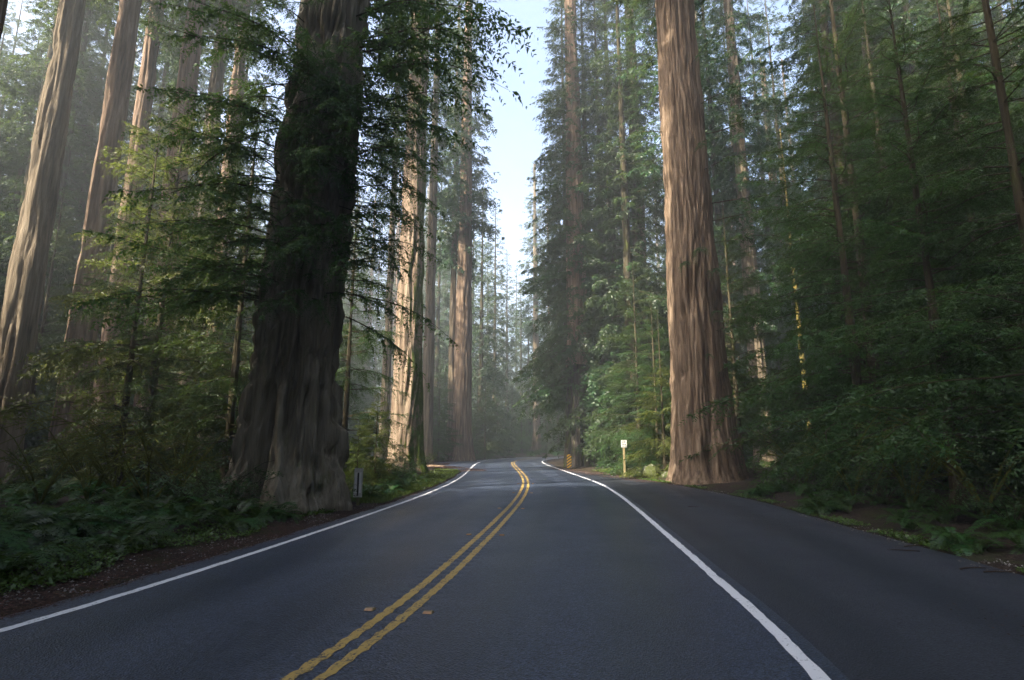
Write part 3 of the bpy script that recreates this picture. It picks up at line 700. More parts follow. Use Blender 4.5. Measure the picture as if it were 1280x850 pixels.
# ---- the forest around: kept off the road, off the named trees and off the shafts of sun
TARGETS = [pix(60, 220, 25), pix(75, 120, 25), pix(110, 280, 27), pix(190, 330, 23), pix(200, 250, 23), pix(170, 240, 23), pix(215, 120, 29), pix(262, 100, 33), pix(500, 350, 33), pix(498, 450, 33), pix(515, 120, 33),
           Vector((-4, 50, 0)), Vector((1, 50, 0)), Vector((4, 49, 0)), Vector((0, 26, 0)), Vector((3, 28, 0)), pix(810, 450, 30), pix(800, 400, 31), pix(820, 500, 29.5), pix(1012, 520, 40), pix(1012, 480, 40), pix(1012, 430, 40), pix(1012, 380, 40), pix(1012, 330, 40),
           pix(577, 300, 59), pix(671, 420, 92), pix(610, 250, 75), pix(640, 330, 95), pix(1093, 470, 48), pix(720, 230, 41), pix(470, 520, 20.5)]
TARGETS += [Vector((xx, yy, 0)) for xx in (-8, -5, -2, 1, 4) for yy in (47, 50)] + [Vector((xx, yy, zz)) for xx in (-7, -1) for yy in (62, 75, 90, 105) for zz in (4, 14, 26)] + [pix(a, b, 84) for a in (560, 590, 620, 650) for b in (150, 250, 350, 450)]
def blocks(x, y, rad, zb, top=60):
    for T in TARGETS:
        kr = .3 if (T.y < 36 and T.x < -3.5) else 1.0
        dx, dy = x - T.x, y - T.y
        a = dx * SUN_H.x + dy * SUN_H.y
        if a < 1.0: continue
        if abs(dx * SUN_H.y - dy * SUN_H.x) < rad * kr:
            z = T.z + a * math.tan(SUN_EL)
            if zb - 2 < z < top: return True
    return False
fr = random.Random(77)
for rows, side in (((( -60, 320, 13), (34, 41)), 0), ((( -40, 330, 15), (44, 58)), 0), (((420, 500, 20), (50, 62)), 0), (((905, 1330, 30), (30, 40)), 1), (((900, 1300, 26), (44, 60)), 1)):
    (p0, p1, st), (d0, d1) = rows
    for px in range(p0, p1, st):
        d = fr.uniform(d0, d1); x, y = at(px + fr.uniform(-8, 8), d)
        for s in (1.1, .95, .8, .65, .5):
            if not blocks(x, y, 1.3 if d1 < 60 and side == 0 else 3.2, 0, 47 * s): break
        else: continue
        if min(math.hypot(x - a, y - b) for a, b in TREES) < 1.6 or (abs(px - 1013) < 62 and y < 41): continue
        tree('conifer_tree', ('dark full conifer closing the view behind the bare redwood trunks', 'dark full conifer closing the view deep beyond the pullout')[side], x, y, THINR, ((TALL[0], (1.0, 1.0, s)),),
             ('dark conifers behind the bare redwood trunks', 'dark conifers deep beyond the pullout')[side], fr.uniform(0, 6.28), (1, 1, s))
cand = []
while len(cand) < 1500:
    x, y = fr.uniform(-75, 80), fr.uniform(-45, 150)
    cand.append((x, y))
pts = np.array(cand); I_, U_, O_ = road_coords(pts[:, 0], pts[:, 1])
n_red = n_hem = 0
for (x, y), o_ in zip(cand, O_):
    if o_ < 5.5 or math.hypot(x, y) < 7.5 or (2 < x < 13 and -18 < y < 5): continue
    if y > 8 and o_ < 9 and y < 45: continue
    px_ = 640 + F * x / max(y, .1) if y > 3 else None
    if px_ is not None and 585 < px_ < 690 and y > 45: continue
    dm = min(math.hypot(x - a, y - b) for a, b in TREES)
    kind = fr.random()
    if kind < .5:
        if dm < 4.5 or blocks(x, y, 5.4, 13): continue
        s = fr.uniform(.75, 1.15); rr = fr.uniform(.45, .95); n_red += 1
        seen = y > 5
        tree('redwood_tree', ('tall redwood standing back in the trees beyond the fern bank' if x < 0 else 'tall redwood standing back in the trees beyond the pullout') if seen else 'tall redwood added out of view to shade the foreground', x, y, TR[fr.randrange(2)],
             ((RED[fr.randrange(2)], (1.05, 1.05, s)),), ('forest redwoods beyond the fern bank' if x < 0 else 'forest redwoods beyond the pullout') if seen else 'forest redwoods behind the viewpoint', fr.uniform(0, 6.28), (rr, rr, s))
    else:
        s = fr.uniform(1.0, 2.1)
        if dm < 3.2 or blocks(x, y, 3.0 * s, 0, 14.5 * s): continue
        if y > 0 and y < 26 and abs(x) < 16: continue
        seen = y > 5; n_hem += 1
        if y < -6 or abs(x) > 55 or y > 120: continue
        tree('hemlock_tree', ('understory hemlock standing back in the trees beyond the fern bank' if x < 0 else 'understory hemlock standing back in the trees beyond the pullout') if seen else 'understory hemlock added out of view to shade the fern bank', x, y, THIN,
             ((HEM[fr.randrange(2)], (s, s, s)),), ('understory hemlocks beyond the fern bank' if x < 0 else 'understory hemlocks beyond the pullout') if seen else 'understory hemlocks behind the viewpoint', fr.uniform(0, 6.28), (s, s, s))
for (x, y) in [(fr.uniform(-34, 2), fr.uniform(-34, -3)) for _ in range(260)] + [(fr.uniform(14, 34), fr.uniform(-30, 2)) for _ in range(60)]:  # unseen redwoods added to keep sun off the foreground
    _, _, o_ = road_coords(np.array([x]), np.array([y]))
    if o_[0] < 3.0 or math.hypot(x, y) < 6.5 or min(math.hypot(x - a, y - b) for a, b in TREES) < 2.6 or blocks(x, y, 3.6, 8): continue
    s = fr.uniform(.7, 1.0)
    tree('redwood_tree', 'tall redwood added out of view to shade the foreground', x, y, TR[fr.randrange(2)], ((RED[fr.randrange(2)], (1.15, 1.15, s * .95)),), 'forest redwoods behind the viewpoint', fr.uniform(0, 6.28), (.6, .6, s))
for x, y, cr, h in ((-9, -3.5, 1.3, 5), (-11.5, -9, 1.9, 3), (-14, -16, 1.8, 2), (14, -3, 1.6, 4)):  # added out of view, crowns widened to cut skylight on the road
    t_ = tree('redwood_tree', 'tall redwood added out of view to shade the foreground', x, y, TR[fr.randrange(2)], (), 'forest redwoods behind the viewpoint', fr.uniform(0, 6.28), (.75, .75, .95))
    obj('crown', RED[fr.randrange(2)], t_, loc=(0, 0, h), scale=(cr, cr, .8))
for i_ in range(0, len(CL), 14):  # conifers added behind the camera to close off light from there
    if not (-44 < Yc[i_] < -6.5): continue
    for sg in ((-1, 1) if Yc[i_] < -19 else (-1,)):
        u = (RW[i_] + 2.8) if sg > 0 else -(LW[i_] + 2.8)
        x, y = CL[i_, 0] + NR[i_, 0] * u + fr.uniform(-.6, .6), CL[i_, 1] + NR[i_, 1] * u + fr.uniform(-.6, .6)
        if min(math.hypot(x - a, y - b) for a, b in TREES) < 2.0 or blocks(x, y, 4.5, 0, 47): continue
        tree('conifer_tree', 'dark conifer added unseen along the road behind the viewpoint to block light', x, y, THINR, ((TALL[0], (1.3, 1.3, 1.0)),), 'shade conifers added behind the viewpoint', fr.uniform(0, 6.28), (1, 1, 1))
for x, y in ((17.5, 7.5), (18, 0), (16.5, -6), (12.5, -8.5), (22, 5)):  # conifers added off to the right to block overhead light
    if min(math.hypot(x - a, y - b) for a, b in TREES) < 1.5: continue
    tree('conifer_tree', 'dark conifer added out of view by the pullout to block skylight', x, y, THINR, ((TALL[0], (1.15, 1.15, 1.0)),), 'shade conifers added behind the viewpoint', fr.uniform(0, 6.28), (1, 1, 1))
def off_frame(x, y, m=40): return y < 3 or 640 + F * x / y < -m
for (x, y) in [(fr.uniform(-66, -36), fr.uniform(14, 54)) for _ in range(220)]:  # unseen band added to shade the conifers behind the left trunks
    if not off_frame(x, y, 60) or min(math.hypot(x - a, y - b) for a, b in TREES) < 3.0: continue
    for s in (1.05, .85, .7):
        if not blocks(x, y, 3.6, 0, 47 * s): break
    else: continue
    tree('conifer_tree', 'dark conifer added out of view to shade the trees beyond the fern bank', x, y, THINR, ((TALL[0], (1.1, 1.1, s)),), 'shade conifers added far out beyond the fern bank', fr.uniform(0, 6.28), (1, 1, s))
for (x, y) in [(fr.uniform(-42, -11), fr.uniform(-8, 16)) for _ in range(260)]:  # hemlocks added out of frame to shade the low left bank
    _, _, o_ = road_coords(np.array([x]), np.array([y]))
    if o_[0] < 5 or not off_frame(x, y, 520) or min(math.hypot(x - a, y - b) for a, b in TREES) < 2.4: continue
    for s in (1.3, 1.0, .75):
        if not blocks(x, y, 2.6 * s, 0, 14.5 * s): break
    else: continue
    tree('hemlock_tree', 'understory hemlock added out of view to shade the fern bank', x, y, THIN, ((HEM[fr.randrange(2)], (s, s, s)),), 'understory hemlocks behind the viewpoint', fr.uniform(0, 6.28), (s, s, s))
for T in [Vector((gx_ + a, gy_ + b, z)) for a in (-1, .5) for b in (-1, 0) for z in (1, 4, 7, 10)] + [Vector((a, b, .5)) for a in (-7, -3, 1, 5) for b in (4, 8, 12, 17, 21)] + [Vector((bx_, by_, z)) for z in (1, 4, 7)]:  # redwoods added along sun rays to shade giant, road and big trunk
    for a in (17, 23, 29, 35):
        x = T.x + SUN_H.x * a + fr.uniform(-1, 1); y = T.y + SUN_H.y * a + fr.uniform(-1, 1)
        _, _, o_ = road_coords(np.array([x]), np.array([y]))
        if o_[0] < 3.5 or (y > 3 and 640 + F * x / y > -330) or math.hypot(x - gx_, y - gy_ + 6) < 11.5 or min(math.hypot(x - p, y - q) for p, q in TREES) < 2.2 or blocks(x, y, 3.6, 8): continue
        s = fr.uniform(.7, 1.0)
        tree('redwood_tree', 'tall redwood added out of view to shade the foreground', x, y, TR[fr.randrange(2)], ((RED[fr.randrange(2)], (1.15, 1.15, s * .95)),), 'forest redwoods behind the viewpoint', fr.uniform(0, 6.28), (.6, .6, s))
print('forest', n_red, n_hem)

# ------------------------------------------------------------------ ferns, shrubs, ground plants
def frond_mesh(rng, L=.95, w=.16, arch=.55, n=26):
    t = np.linspace(.1, 1, n); x = L * t * (1 - .12 * t); z = L * (1.05 * t - (1.05 - .0 + arch * .3) * t * t * .85)
    y = rng.uniform(-.08, .08) * L * t * t
    ax = np.stack([x, y, z], 1); d = unit(np.gradient(ax, axis=0)); sd = unit(np.cross(d, np.array([0, 0, 1.0]))); up = np.cross(sd, d)
    V, Fc, T = [], [], []; nv = 0
    for i in range(n):
        l = w * (np.sin(np.pi * min(1, t[i] * .9 + .12)) ** .6 + .06)
        for sg in (-1, 1):
            dir_ = unit(sd[i] * sg + d[i] * .3 + up[i] * rng.normal(-.12, .1)); p = ax[i]; hw = d[i] * L / n * .42
            q = [p - hw * .7, p + dir_ * l * .45 + hw * -1.0, p + dir_ * l, p + dir_ * l * .4 + hw * 1.0]
            V += q; Fc.append([nv, nv + 1, nv + 2, nv + 3]); nv += 4; T.append(rng.uniform(.1, .9))
    tv, tf = tube_np(np.vstack([[0, 0, 0], ax[::3]]), .006, .002, 3)
    V = np.vstack([np.array(V), tv]); T += [.5] * len(tf)
    return np_mesh('frond', V, [np.array(Fc), tf + nv], [M['fern']], smooth=False, tint=np.array(T))
frng2 = np.random.default_rng(8)
FRONDS = [frond_mesh(frng2, L, .14, a) for L, a in ((.95, .5), (1.1, .8), (.8, .3), (1.0, 1.1))]
def sword_fern(x, y, s, label, group, n=13):
    t = thing('sword_fern', label, 'fern', (x, y, gz(x, y) - .03), 0, group)
    a0 = fr.uniform(0, 6.28)
    for i in range(n):
        ss_ = s * fr.uniform(.75, 1.2)
        obj('frond', FRONDS[fr.randrange(4)], t, rot=(fr.uniform(-.25, .25), fr.uniform(-.45, .25), a0 + i * 2.39996), scale=(ss_, ss_, ss_))
def merged_fern(rng, n=14):
    V, Fc, T = [], [], []; nv = 0
    for i in range(n):
        m = FRONDS[rng.integers(4)]; co = np.empty(len(m.vertices) * 3); m.vertices.foreach_get('co', co); co = co.reshape(-1, 3)
        R = np.array(Matrix.Rotation(i * 2.4, 3, 'Z') @ Matrix.Rotation(rng.uniform(-.45, .25), 3, 'Y') @ Matrix.Rotation(rng.uniform(-.25, .25), 3, 'X'))
        li = np.empty(len(m.loops), np.int32); m.loops.foreach_get('vertex_index', li)
        tv = np.empty(len(m.polygons), np.float32); m.attributes['tint'].data.foreach_get('value', tv)
        V.append((co * rng.uniform(.75, 1.2)) @ R.T); Fc.append(li.reshape(-1, 4) + nv); nv += len(co); T.append(tv)
    return np_mesh('fern_clump', np.concatenate(V), [np.concatenate(Fc)], [M['fern']], smooth=False, tint=np.concatenate(T))
FCL = [merged_fern(frng2) for _ in range(4)]

def side_pts(n, y0, y1, off0, off1, side, seed, pw=1.0):
    r = random.Random(seed); out = []
    for _ in range(n):
        yy = y0 + (y1 - y0) * r.random() ** pw; i = int(np.argmin(np.abs(Yc - yy)))
        off = r.uniform(off0, off1); u = (RW[i] + off) if side > 0 else -(LW[i] + off)
        out.append((CL[i, 0] + NR[i, 0] * u, CL[i, 1] + NR[i, 1] * u))
    return out
def clear(x, y, r=1.3): return min(math.hypot(x - gx_, y - gy_) / 1.5, math.hypot(x - bx_, y - by_) / 1.6) > r
for (x, y) in side_pts(56, 3.5, 13, 1.3, 5.0, -1, 1):
    if clear(x, y): sword_fern(x, y, fr.uniform(.8, 1.15), 'dark sword fern in the bank between the road and the bare redwood trunks', 'sword ferns on the bank before the giant redwood')
for (x, y) in side_pts(16, 17, 27, .9, 2.6, -1, 2):
    if clear(x, y): sword_fern(x, y, fr.uniform(.7, .95), 'sword fern beside the grass verge past the white delineator panel', 'sword ferns by the grass verge')
for (x, y) in side_pts(52, 6, 21, .4, 3.4, 1, 3):
    if clear(x, y): sword_fern(x, y, fr.uniform(.6, .9), 'shaded sword fern along the edge of the pullout', 'sword ferns along the pullout')
def clump(x, y, s, label, group):
    o = obj('sword_fern', FCL[fr.randrange(4)], None, (x, y, gz(x, y) - .03), (0, 0, fr.uniform(0, 6.28)), (s, s, s)); tag(o, label, 'fern', group)
for (x, y) in side_pts(90, 6, 36, 4.5, 14, -1, 4):
    if clear(x, y): clump(x, y, fr.uniform(.8, 1.3), 'sword fern growing deeper in the trees beyond the fern bank', 'ferns under the trees beyond the fern bank')
for (x, y) in side_pts(90, 8, 40, 2.5, 14, 1, 5):
    if clear(x, y): clump(x, y, fr.uniform(.7, 1.2), 'sword fern growing under the trees beyond the pullout', 'ferns under the trees beyond the pullout')
for (x, y) in side_pts(70, 50, 90, .8, 5, -1, 6):
    clump(x, y, fr.uniform(.8, 1.4), 'fern edging the outside of the far bend', 'ferns edging the far bend')

# leafy shrubs
def shrub_mesh(name, rng, n_st=9, h=1.3, leaf=.07, n_leaf=520, mat='leaf_broad', wood='twig', spread=.8, arch=.5, wr=.012):
    V, Fc, T, mi = [], [], [], []; nv = 0; wv = []; 
    stems = []
    for i in range(n_st):
        a = rng.uniform(0, 6.28); l = h * rng.uniform(.7, 1.25); q = np.linspace(0, 1, 7)[:, None]
        dirv = np.array([[math.cos(a), math.sin(a), 0]])
        p = dirv * spread * l * q ** 1.3 + np.array([[0, 0, 1.0]]) * l * (q * (1 + arch * .6) - arch * q ** 2.2) + rng.normal(0, .03, (7, 3)) * q * h
        stems.append(p)
        sub = [p]
        for _ in range(3):
            k0 = rng.integers(2, 6); d = unit(rng.normal(0, 1, 3) * [1, 1, .4] + dirv[0] * .6); ll = l * rng.uniform(.2, .45)
            b = p[k0] + d[None] * ll * q + np.array([[0, 0, -1.0]]) * .25 * ll * q ** 2; sub.append(b)
        for j, b in enumerate(sub):
            v, f = tube_np(b, wr if j == 0 else wr * .55, wr * .3, 4); wv.append((v, f))
        stems += sub[1:]
    for i in range(n_leaf):
        b = stems[rng.integers(len(stems))]; t = rng.uniform(.3, 1) * 5.99; k0 = int(t); p = b[k0] * (1 - t + k0) + b[min(k0 + 1, 6)] * (t - k0)
        p = p + rng.normal(0, .035, 3); d = unit(rng.normal(0, 1, 3) * [1, 1, .45] + [0, 0, .1]); s_ = unit(np.cross(d, [rng.normal(0, .3), rng.normal(0, .3), 1])); l = leaf * rng.uniform(.6, 1.3)
        V += [p, p + d * l * .5 + s_ * l * .32, p + d * l, p + d * l * .5 - s_ * l * .32]; Fc.append([nv, nv + 1, nv + 2, nv + 3]); nv += 4; T.append(rng.uniform(0, 1)); mi.append(0)
    V = [np.array(V)]; Fc = [np.array(Fc)]
    for v, f in wv:
        V.append(v); Fc.append(f + nv); nv += len(v); T += [.5] * len(f); mi += [1] * len(f)
    return np_mesh(name, np.concatenate(V), Fc, [M[mat], M[wood]], mi, smooth=False, tint=np.array(T))
SHR = [shrub_mesh('shrub', frng2, 10, 1.3, .075, 900) for _ in range(2)]
MOS = [shrub_mesh('mossy_shrub', frng2, 12, 2.6, .06, 160, 'leaf_lime', 'moss_twig', .75, .55, .022) for _ in range(2)]
GOLDB = shrub_mesh('golden_bush', frng2, 10, 1.2, .09, 700, 'leaf_lime')
def shrub(name, ms, px, d, s, label, group=None, cat='shrub'):
    x, y = at(px, d); o = obj(name, ms, None, (x, y, gz(x, y) - .04), (0, 0, fr.uniform(0, 6.28)), (s, s, s)); tag(o, label, cat, group); return o
for px, d, s in ((255, 12.6, .9), (280, 13.2, 1.0), (305, 12.7, .75), (235, 13.5, 1.1)):
    shrub('leafy_shrub', SHR[fr.randrange(2)], px, d, s, 'leafy green shrub at the foot of the giant redwood', 'leafy shrubs at the foot of the giant redwood')
shrub('leafy_shrub', SHR[0], 425, 15.2, .55, 'low leafy shrub hugging the giant redwood next to the delineator panel')
for px, d, s in ((470, 21, .8), (500, 24, .9), (515, 27, .8), (450, 23, .9), (485, 28, 1.0), (520, 31, .9)):
    shrub('leafy_shrub', SHR[fr.randrange(2)], px, d, s, 'leafy shrub between the grass verge and the moss coated redwood', 'leafy shrubs by the moss coated redwood')
for px, d, s in ((195, 13, .85), (120, 13.5, .8), (60, 14, .9), (150, 15.5, 1.0), (230, 15.5, .9)):
    shrub('mossy_shrub', MOS[fr.randrange(2)], px, d, s, 'bare arching shrub furred with moss above the ferns', 'mossy arching shrubs above the fern bank')
for px, d, s in ((1060, 16, .9), (1130, 14, 1.0), (1000, 20, .9), (1220, 12, 1.0)):
    shrub('mossy_shrub', MOS[fr.randrange(2)], px, d, s, 'tangled mossy shrub behind the pullout edge', 'tangled mossy shrubs along the pullout')
for px, d, s in ((960, 21.5, .7), (985, 19.5, .8), (1040, 17, .8), (1100, 14.6, .8), (1180, 12, .8), (1250, 10.6, .8), (1010, 22, 1.0), (940, 27, .8), (1075, 20, 1.1), (1160, 17, 1.1)):
    shrub('leafy_shrub', SHR[fr.randrange(2)], px, d, s, 'dark leafy shrub lining the pullout', 'dark leafy shrubs lining the pullout')
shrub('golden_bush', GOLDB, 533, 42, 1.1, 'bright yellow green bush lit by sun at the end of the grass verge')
for px, d, s in ((600, 72, 1.3), (620, 78, 1.2), (645, 86, 1.2), (655, 88, 1.1), (582, 64, 1.1)):
    shrub('leafy_shrub', SHR[fr.randrange(2)], px, d, s, 'leafy shrub on the outside of the far bend', 'leafy shrubs edging the far bend')
shrub('leafy_shrub', SHR[1], 837, 26.3, .3, 'small green weed clump at the foot of the massive reddish trunk')

# ------------------------------------------------------------------ stuff on the ground
def flat_leaves(name, n, sampler, mat, lmin, lmax, wr, upr, seed, blade=False, zoff=0.0):
    rg = np.random.default_rng(seed); xy = sampler(rg, n); z = np.maximum(ground_z(xy[:, 0], xy[:, 1]), zoff)
    _, _, o_ = road_coords(xy[:, 0], xy[:, 1]); z = np.where(o_ < 0, 0.006, z + .004)
    n = len(xy); p = np.stack([xy[:, 0], xy[:, 1], z], 1); a = rg.uniform(0, 6.28, n); l = rg.uniform(lmin, lmax, n)
    e = rg.uniform(*upr, n)
    d = np.stack([np.cos(a) * np.cos(e), np.sin(a) * np.cos(e), np.sin(e)], 1); s_ = unit(np.stack([-np.sin(a), np.cos(a), rg.normal(0, .25 if blade else .12, n)], 1))
    if not blade: p[:, 2] += rg.uniform(0, .03, n) * (mat != 'litter')
    w_ = (l * wr)[:, None]
    Q = np.stack([p, p + d * l[:, None] * .5 + s_ * w_, p + d * l[:, None], p + d * l[:, None] * .5 - s_ * w_], 1)
    return np_mesh(name, Q.reshape(-1, 3), [np.arange(n * 4).reshape(-1, 4)], [M[mat]], smooth=False, tint=rg.uniform(0, 1, n))
def strip_sampler(y0, y1, o0, o1, side, pw=1.6, patch=None):
    def f(rg, n):
        yy = y0 + (y1 - y0) * rg.uniform(0, 1, n) ** pw; I = np.searchsorted(Yc, yy).clip(0, len(Yc) - 1)
        off = rg.uniform(o0, o1, n) if not callable(o0) else o0(yy) + (o1(yy) - o0(yy)) * rg.uniform(0, 1, n)
        u = np.where(side > 0, RW[I] + off, -(LW[I] + off)); f_ = rg.uniform(-.12, .12, n)
        x = CL[I, 0] + NR[I, 0] * u + TG[I, 0] * f_; y = CL[I, 1] + NR[I, 1] * u + TG[I, 1] * f_
        if patch is not None:
            k_ = vnoise(x * patch[0], y * patch[0], 0, 91) > patch[1]; x, y = x[k_], y[k_]
        return np.stack([x, y], 1)
    return f
o = obj('ground_cover', flat_leaves('ground_cover', 20000, strip_sampler(3, 20, lambda y: .85 + .25 * np.sin(y * 1.7), lambda y: 1.75 + .3 * np.sin(y * .9), -1), 'clover', .03, .07, .38, (-.1, .9), 1)); tag(o, 'low green leaves carpeting the left verge', 'ground cover', kind='stuff')
o = obj('ground_cover', flat_leaves('ground_cover', 9000, strip_sampler(5, 30, .02, .5, 1, 1.3, (1.3, .42)), 'clover', .03, .07, .38, (-.1, .9), 2)); tag(o, 'low green leaves along the pullout edge', 'ground cover', kind='stuff')
o = obj('grass_verge', flat_leaves('grass_verge', 22000, strip_sampler(16, 38, .12, 1.6, -1, 1.2), 'grass', .06, .16, .06, (.5, 1.4), 3, True)); tag(o, 'bright short grass on the verge past the delineator panel', 'grass', kind='stuff')
o = obj('grass_verge', flat_leaves('grass_verge', 5000, strip_sampler(28, 36, .7, 1.7, 1, 1.0), 'grass', .06, .16, .06, (.5, 1.4), 4, True)); tag(o, 'short grass around the foot of the post sign', 'grass', kind='stuff')
o = obj('needle_litter', flat_leaves('needle_litter', 22000, strip_sampler(2.5, 20, -.12, .95, -1), 'litter', .02, .07, .12, (-.05, .15), 5)); tag(o, 'brown needles and bark bits on the left shoulder', 'litter', kind='stuff')
o = obj('needle_litter', flat_leaves('needle_litter', 12000, strip_sampler(24, 44, -.9, .8, 1, 1.0, (.8, .35)), 'litter', .03, .1, .14, (-.05, .1), 6)); tag(o, 'reddish needles at the pullout end by the post sign', 'litter', kind='stuff')
o = obj('needle_litter', flat_leaves('needle_litter', 14000, strip_sampler(36, 52, -1.8, .6, -1, 1.0, (.5, .38)), 'litter', .04, .14, .2, (-.05, .1), 7)); tag(o, 'reddish needles drifted over the left pullout', 'litter', kind='stuff')
o = obj('needle_litter', flat_leaves('needle_litter', 2600, strip_sampler(4, 22, -2.2, .1, 1, 1.0, (.9, .66)), 'litter', .02, .07, .1, (-.02, .05), 8)); tag(o, 'scattered brown needles on the dark pullout', 'litter', kind='stuff')

M['gravel'] = leaf_mat('grey_gravel', (0.07, 0.065, 0.06), (0.3, 0.28, 0.26), 0.0, 0.01, 0.02)
def gravel(n, sampler, seed, r0, r1):
    rg = np.random.default_rng(seed); xy = sampler(rg, n); n = len(xy); z = ground_z(xy[:, 0], xy[:, 1]); _, _, o_ = road_coords(xy[:, 0], xy[:, 1]); z = np.where(o_ < 0, 0.0, z)
    r = r0 + (r1 - r0) * rg.uniform(0, 1, n) ** 3; b = np.array([(1, 0, 0), (0, 1, 0), (-1, 0, 0), (0, -1, 0), (0, 0, .8), (0, 0, -.5)], float)
    V = b[None] * r[:, None, None] * rg.uniform(.6, 1.3, (n, 6, 1)); a = rg.uniform(0, 6.28, n); ca, sa = np.cos(a)[:, None], np.sin(a)[:, None]
    V = np.stack([V[..., 0] * ca - V[..., 1] * sa + xy[:, :1], V[..., 0] * sa + V[..., 1] * ca + xy[:, 1:], V[..., 2] + (z + r * .3)[:, None]], -1)
    f = np.array([(0, 1, 4), (1, 2, 4), (2, 3, 4), (3, 0, 4), (1, 0, 5), (2, 1, 5), (3, 2, 5), (0, 3, 5)])
    return np_mesh('gravel', V.reshape(-1, 3), [(f[None] + 6 * np.arange(n)[:, None, None]).reshape(-1, 3)], [M['gravel']], smooth=False, tint=np.repeat(rg.uniform(0, 1, n), 8))
o = obj('gravel', gravel(5000, strip_sampler(2.5, 22, -.1, .9, -1, 1.6, (1.1, .4)), 1, .004, .022)); tag(o, 'loose grey gravel on the left shoulder', 'gravel', kind='stuff')
o = obj('gravel', gravel(3500, strip_sampler(4, 36, -.25, .5, 1, 1.2, (1.1, .42)), 2, .004, .022)); tag(o, 'loose grey gravel along the pullout edge', 'gravel', kind='stuff')
# ------------------------------------------------------------------ signs, markers, boulder
M['reflector'] = plain_mat('amber_reflector', (0.3, 0.14, 0.04), (0.42, 0.2, 0.06), 40, .3, .05)
M['marker_body'] = plain_mat('marker_body', (0.16, 0.12, 0.07), (0.3, 0.22, 0.1), 30, .6, .2)
M['post_wood'] = plain_mat('weathered_post', (0.2, 0.16, 0.075), (0.28, 0.225, 0.11), 12, .85, .4, vscale=(1, 1, .1))
M['post_green'] = plain_mat('mossy_post', (0.1, 0.11, 0.045), (0.17, 0.16, 0.08), 12, .85, .4, vscale=(1, 1, .1))
M['sign_white'] = plain_mat('sign_white', (0.62, 0.62, 0.6), (0.78, 0.78, 0.76), 5, .45, .05)
M['sign_grey'] = plain_mat('panel_grey', (0.42, 0.42, 0.41), (0.56, 0.56, 0.55), 9, .5, .1)
M['panel_light'] = plain_mat('panel_light', (0.72, 0.72, 0.72), (0.8, 0.8, 0.8), 9, .45, .05)
M['ink'] = plain_mat('sign_ink', (0.03, 0.03, 0.03), (0.06, 0.06, 0.06), 9, .5, .05)
M['hazard_yellow'] = plain_mat('hazard_yellow', (0.7, 0.38, 0.02), (0.8, 0.46, 0.03), 9, .45, .05)
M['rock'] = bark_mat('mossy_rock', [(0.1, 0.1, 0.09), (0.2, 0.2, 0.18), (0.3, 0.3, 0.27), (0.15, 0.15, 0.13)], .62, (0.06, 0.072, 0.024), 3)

def yaw_at(s_): 
    return math.atan2(np.interp(s_, ss, TG[:, 1]), np.interp(s_, ss, TG[:, 0])) - math.pi / 2
mk = MB()
mk.add([(-.05, -.05, 0), (.05, -.05, 0), (.05, .05, 0), (-.05, .05, 0), (-.042, -.022, .02), (.042, -.022, .02), (.042, .022, .02), (-.042, .022, .02)],
       [(0, 3, 2, 1), (4, 5, 6, 7), (0, 1, 5, 4), (1, 2, 6, 5), (2, 3, 7, 6), (3, 0, 4, 7)])
mk_me = mk.mesh('marker_body', [M['marker_body']])
lens = MB(); lens.add([(-.04, -.049, .003), (.04, -.049, .003), (.036, -.026, .0195), (-.036, -.026, .0195)], [(0, 1, 2, 3)]); lens_me = lens.mesh('lens', [M['reflector']])
for i_, (yy, nm) in enumerate(((6.05, 'first'), (10.9, 'second'), (15.3, 'third'), (20.1, 'fourth'), (24.9, 'fifth'))):
    s_ = float(np.interp(yy, Yc, ss))
    for sg in (-1, 1):
        u = sg * .31; x = np.interp(s_, ss, CL[:, 0]) + u * np.interp(s_, ss, NR[:, 0]); y = np.interp(s_, ss, CL[:, 1]) + u * np.interp(s_, ss, NR[:, 1])
        t = thing('raised_road_marker', 'small amber raised reflector beside the double yellow line', 'road marker', (x, y, .0015), yaw_at(s_), 'raised reflectors beside the double yellow line')
        obj('marker_body', mk_me, t); obj('lens', lens_me, t, loc=(0, -.002, .0005))

def box_me(name, d, mat, c=(0, 0, 0)):
    m = MB(); m.box(c, d); return m.mesh(name, [mat])
# delineator seen from behind, left verge
x, y = gpix(447, 632)
t = thing('delineator_post', 'grey delineator panel with two pale strips on a short mossy post', 'road sign', (x, y, gz(x, y) - .02), -.15)
obj('post', box_me('post', (.075, .05, .98), M['post_green'], (0, 0, .49)), t)
p_ = obj('panel', box_me('panel', (.25, .012, .78), M['sign_grey'], (0, -.033, .66)), t)
for sx in (-.06, .06): obj('pale_strip', box_me('pale_strip', (.06, .006, .56), M['panel_light'], (sx, -.043, .66)), p_)
obj('channel', box_me('channel', (.035, .02, .62), M['ink'], (0, -.047, .62)), p_)
# post sign
x, y = gpix(781, 595)
t = thing('post_sign', 'small white lettered sign on a yellowish wooden post by the pullout', 'road sign', (x, y, gz(x, y) - .02), .05)
obj('post', box_me('post', (.09, .09, 1.66), M['post_wood'], (0, 0, .83)), t)
p_ = obj('panel', box_me('panel', (.3, .014, .38), M['sign_white'], (0, -.054, 1.72)), t)
m = MB()
rr_ = random.Random(3)
for r_ in range(4):
    zz_ = 1.855 - r_ * .088; wd = (.25, .25, .24, .25)[r_]; x0 = -wd / 2
    while x0 < wd / 2 - .012:
        ww = rr_.uniform(.012, .03); m.box((x0 + ww / 2, -.0625, zz_), (ww, .002, .055)); x0 += ww + rr_.choice((.007, .007, .018))
obj('lettering', m.mesh('lettering', [M['ink']]), p_)
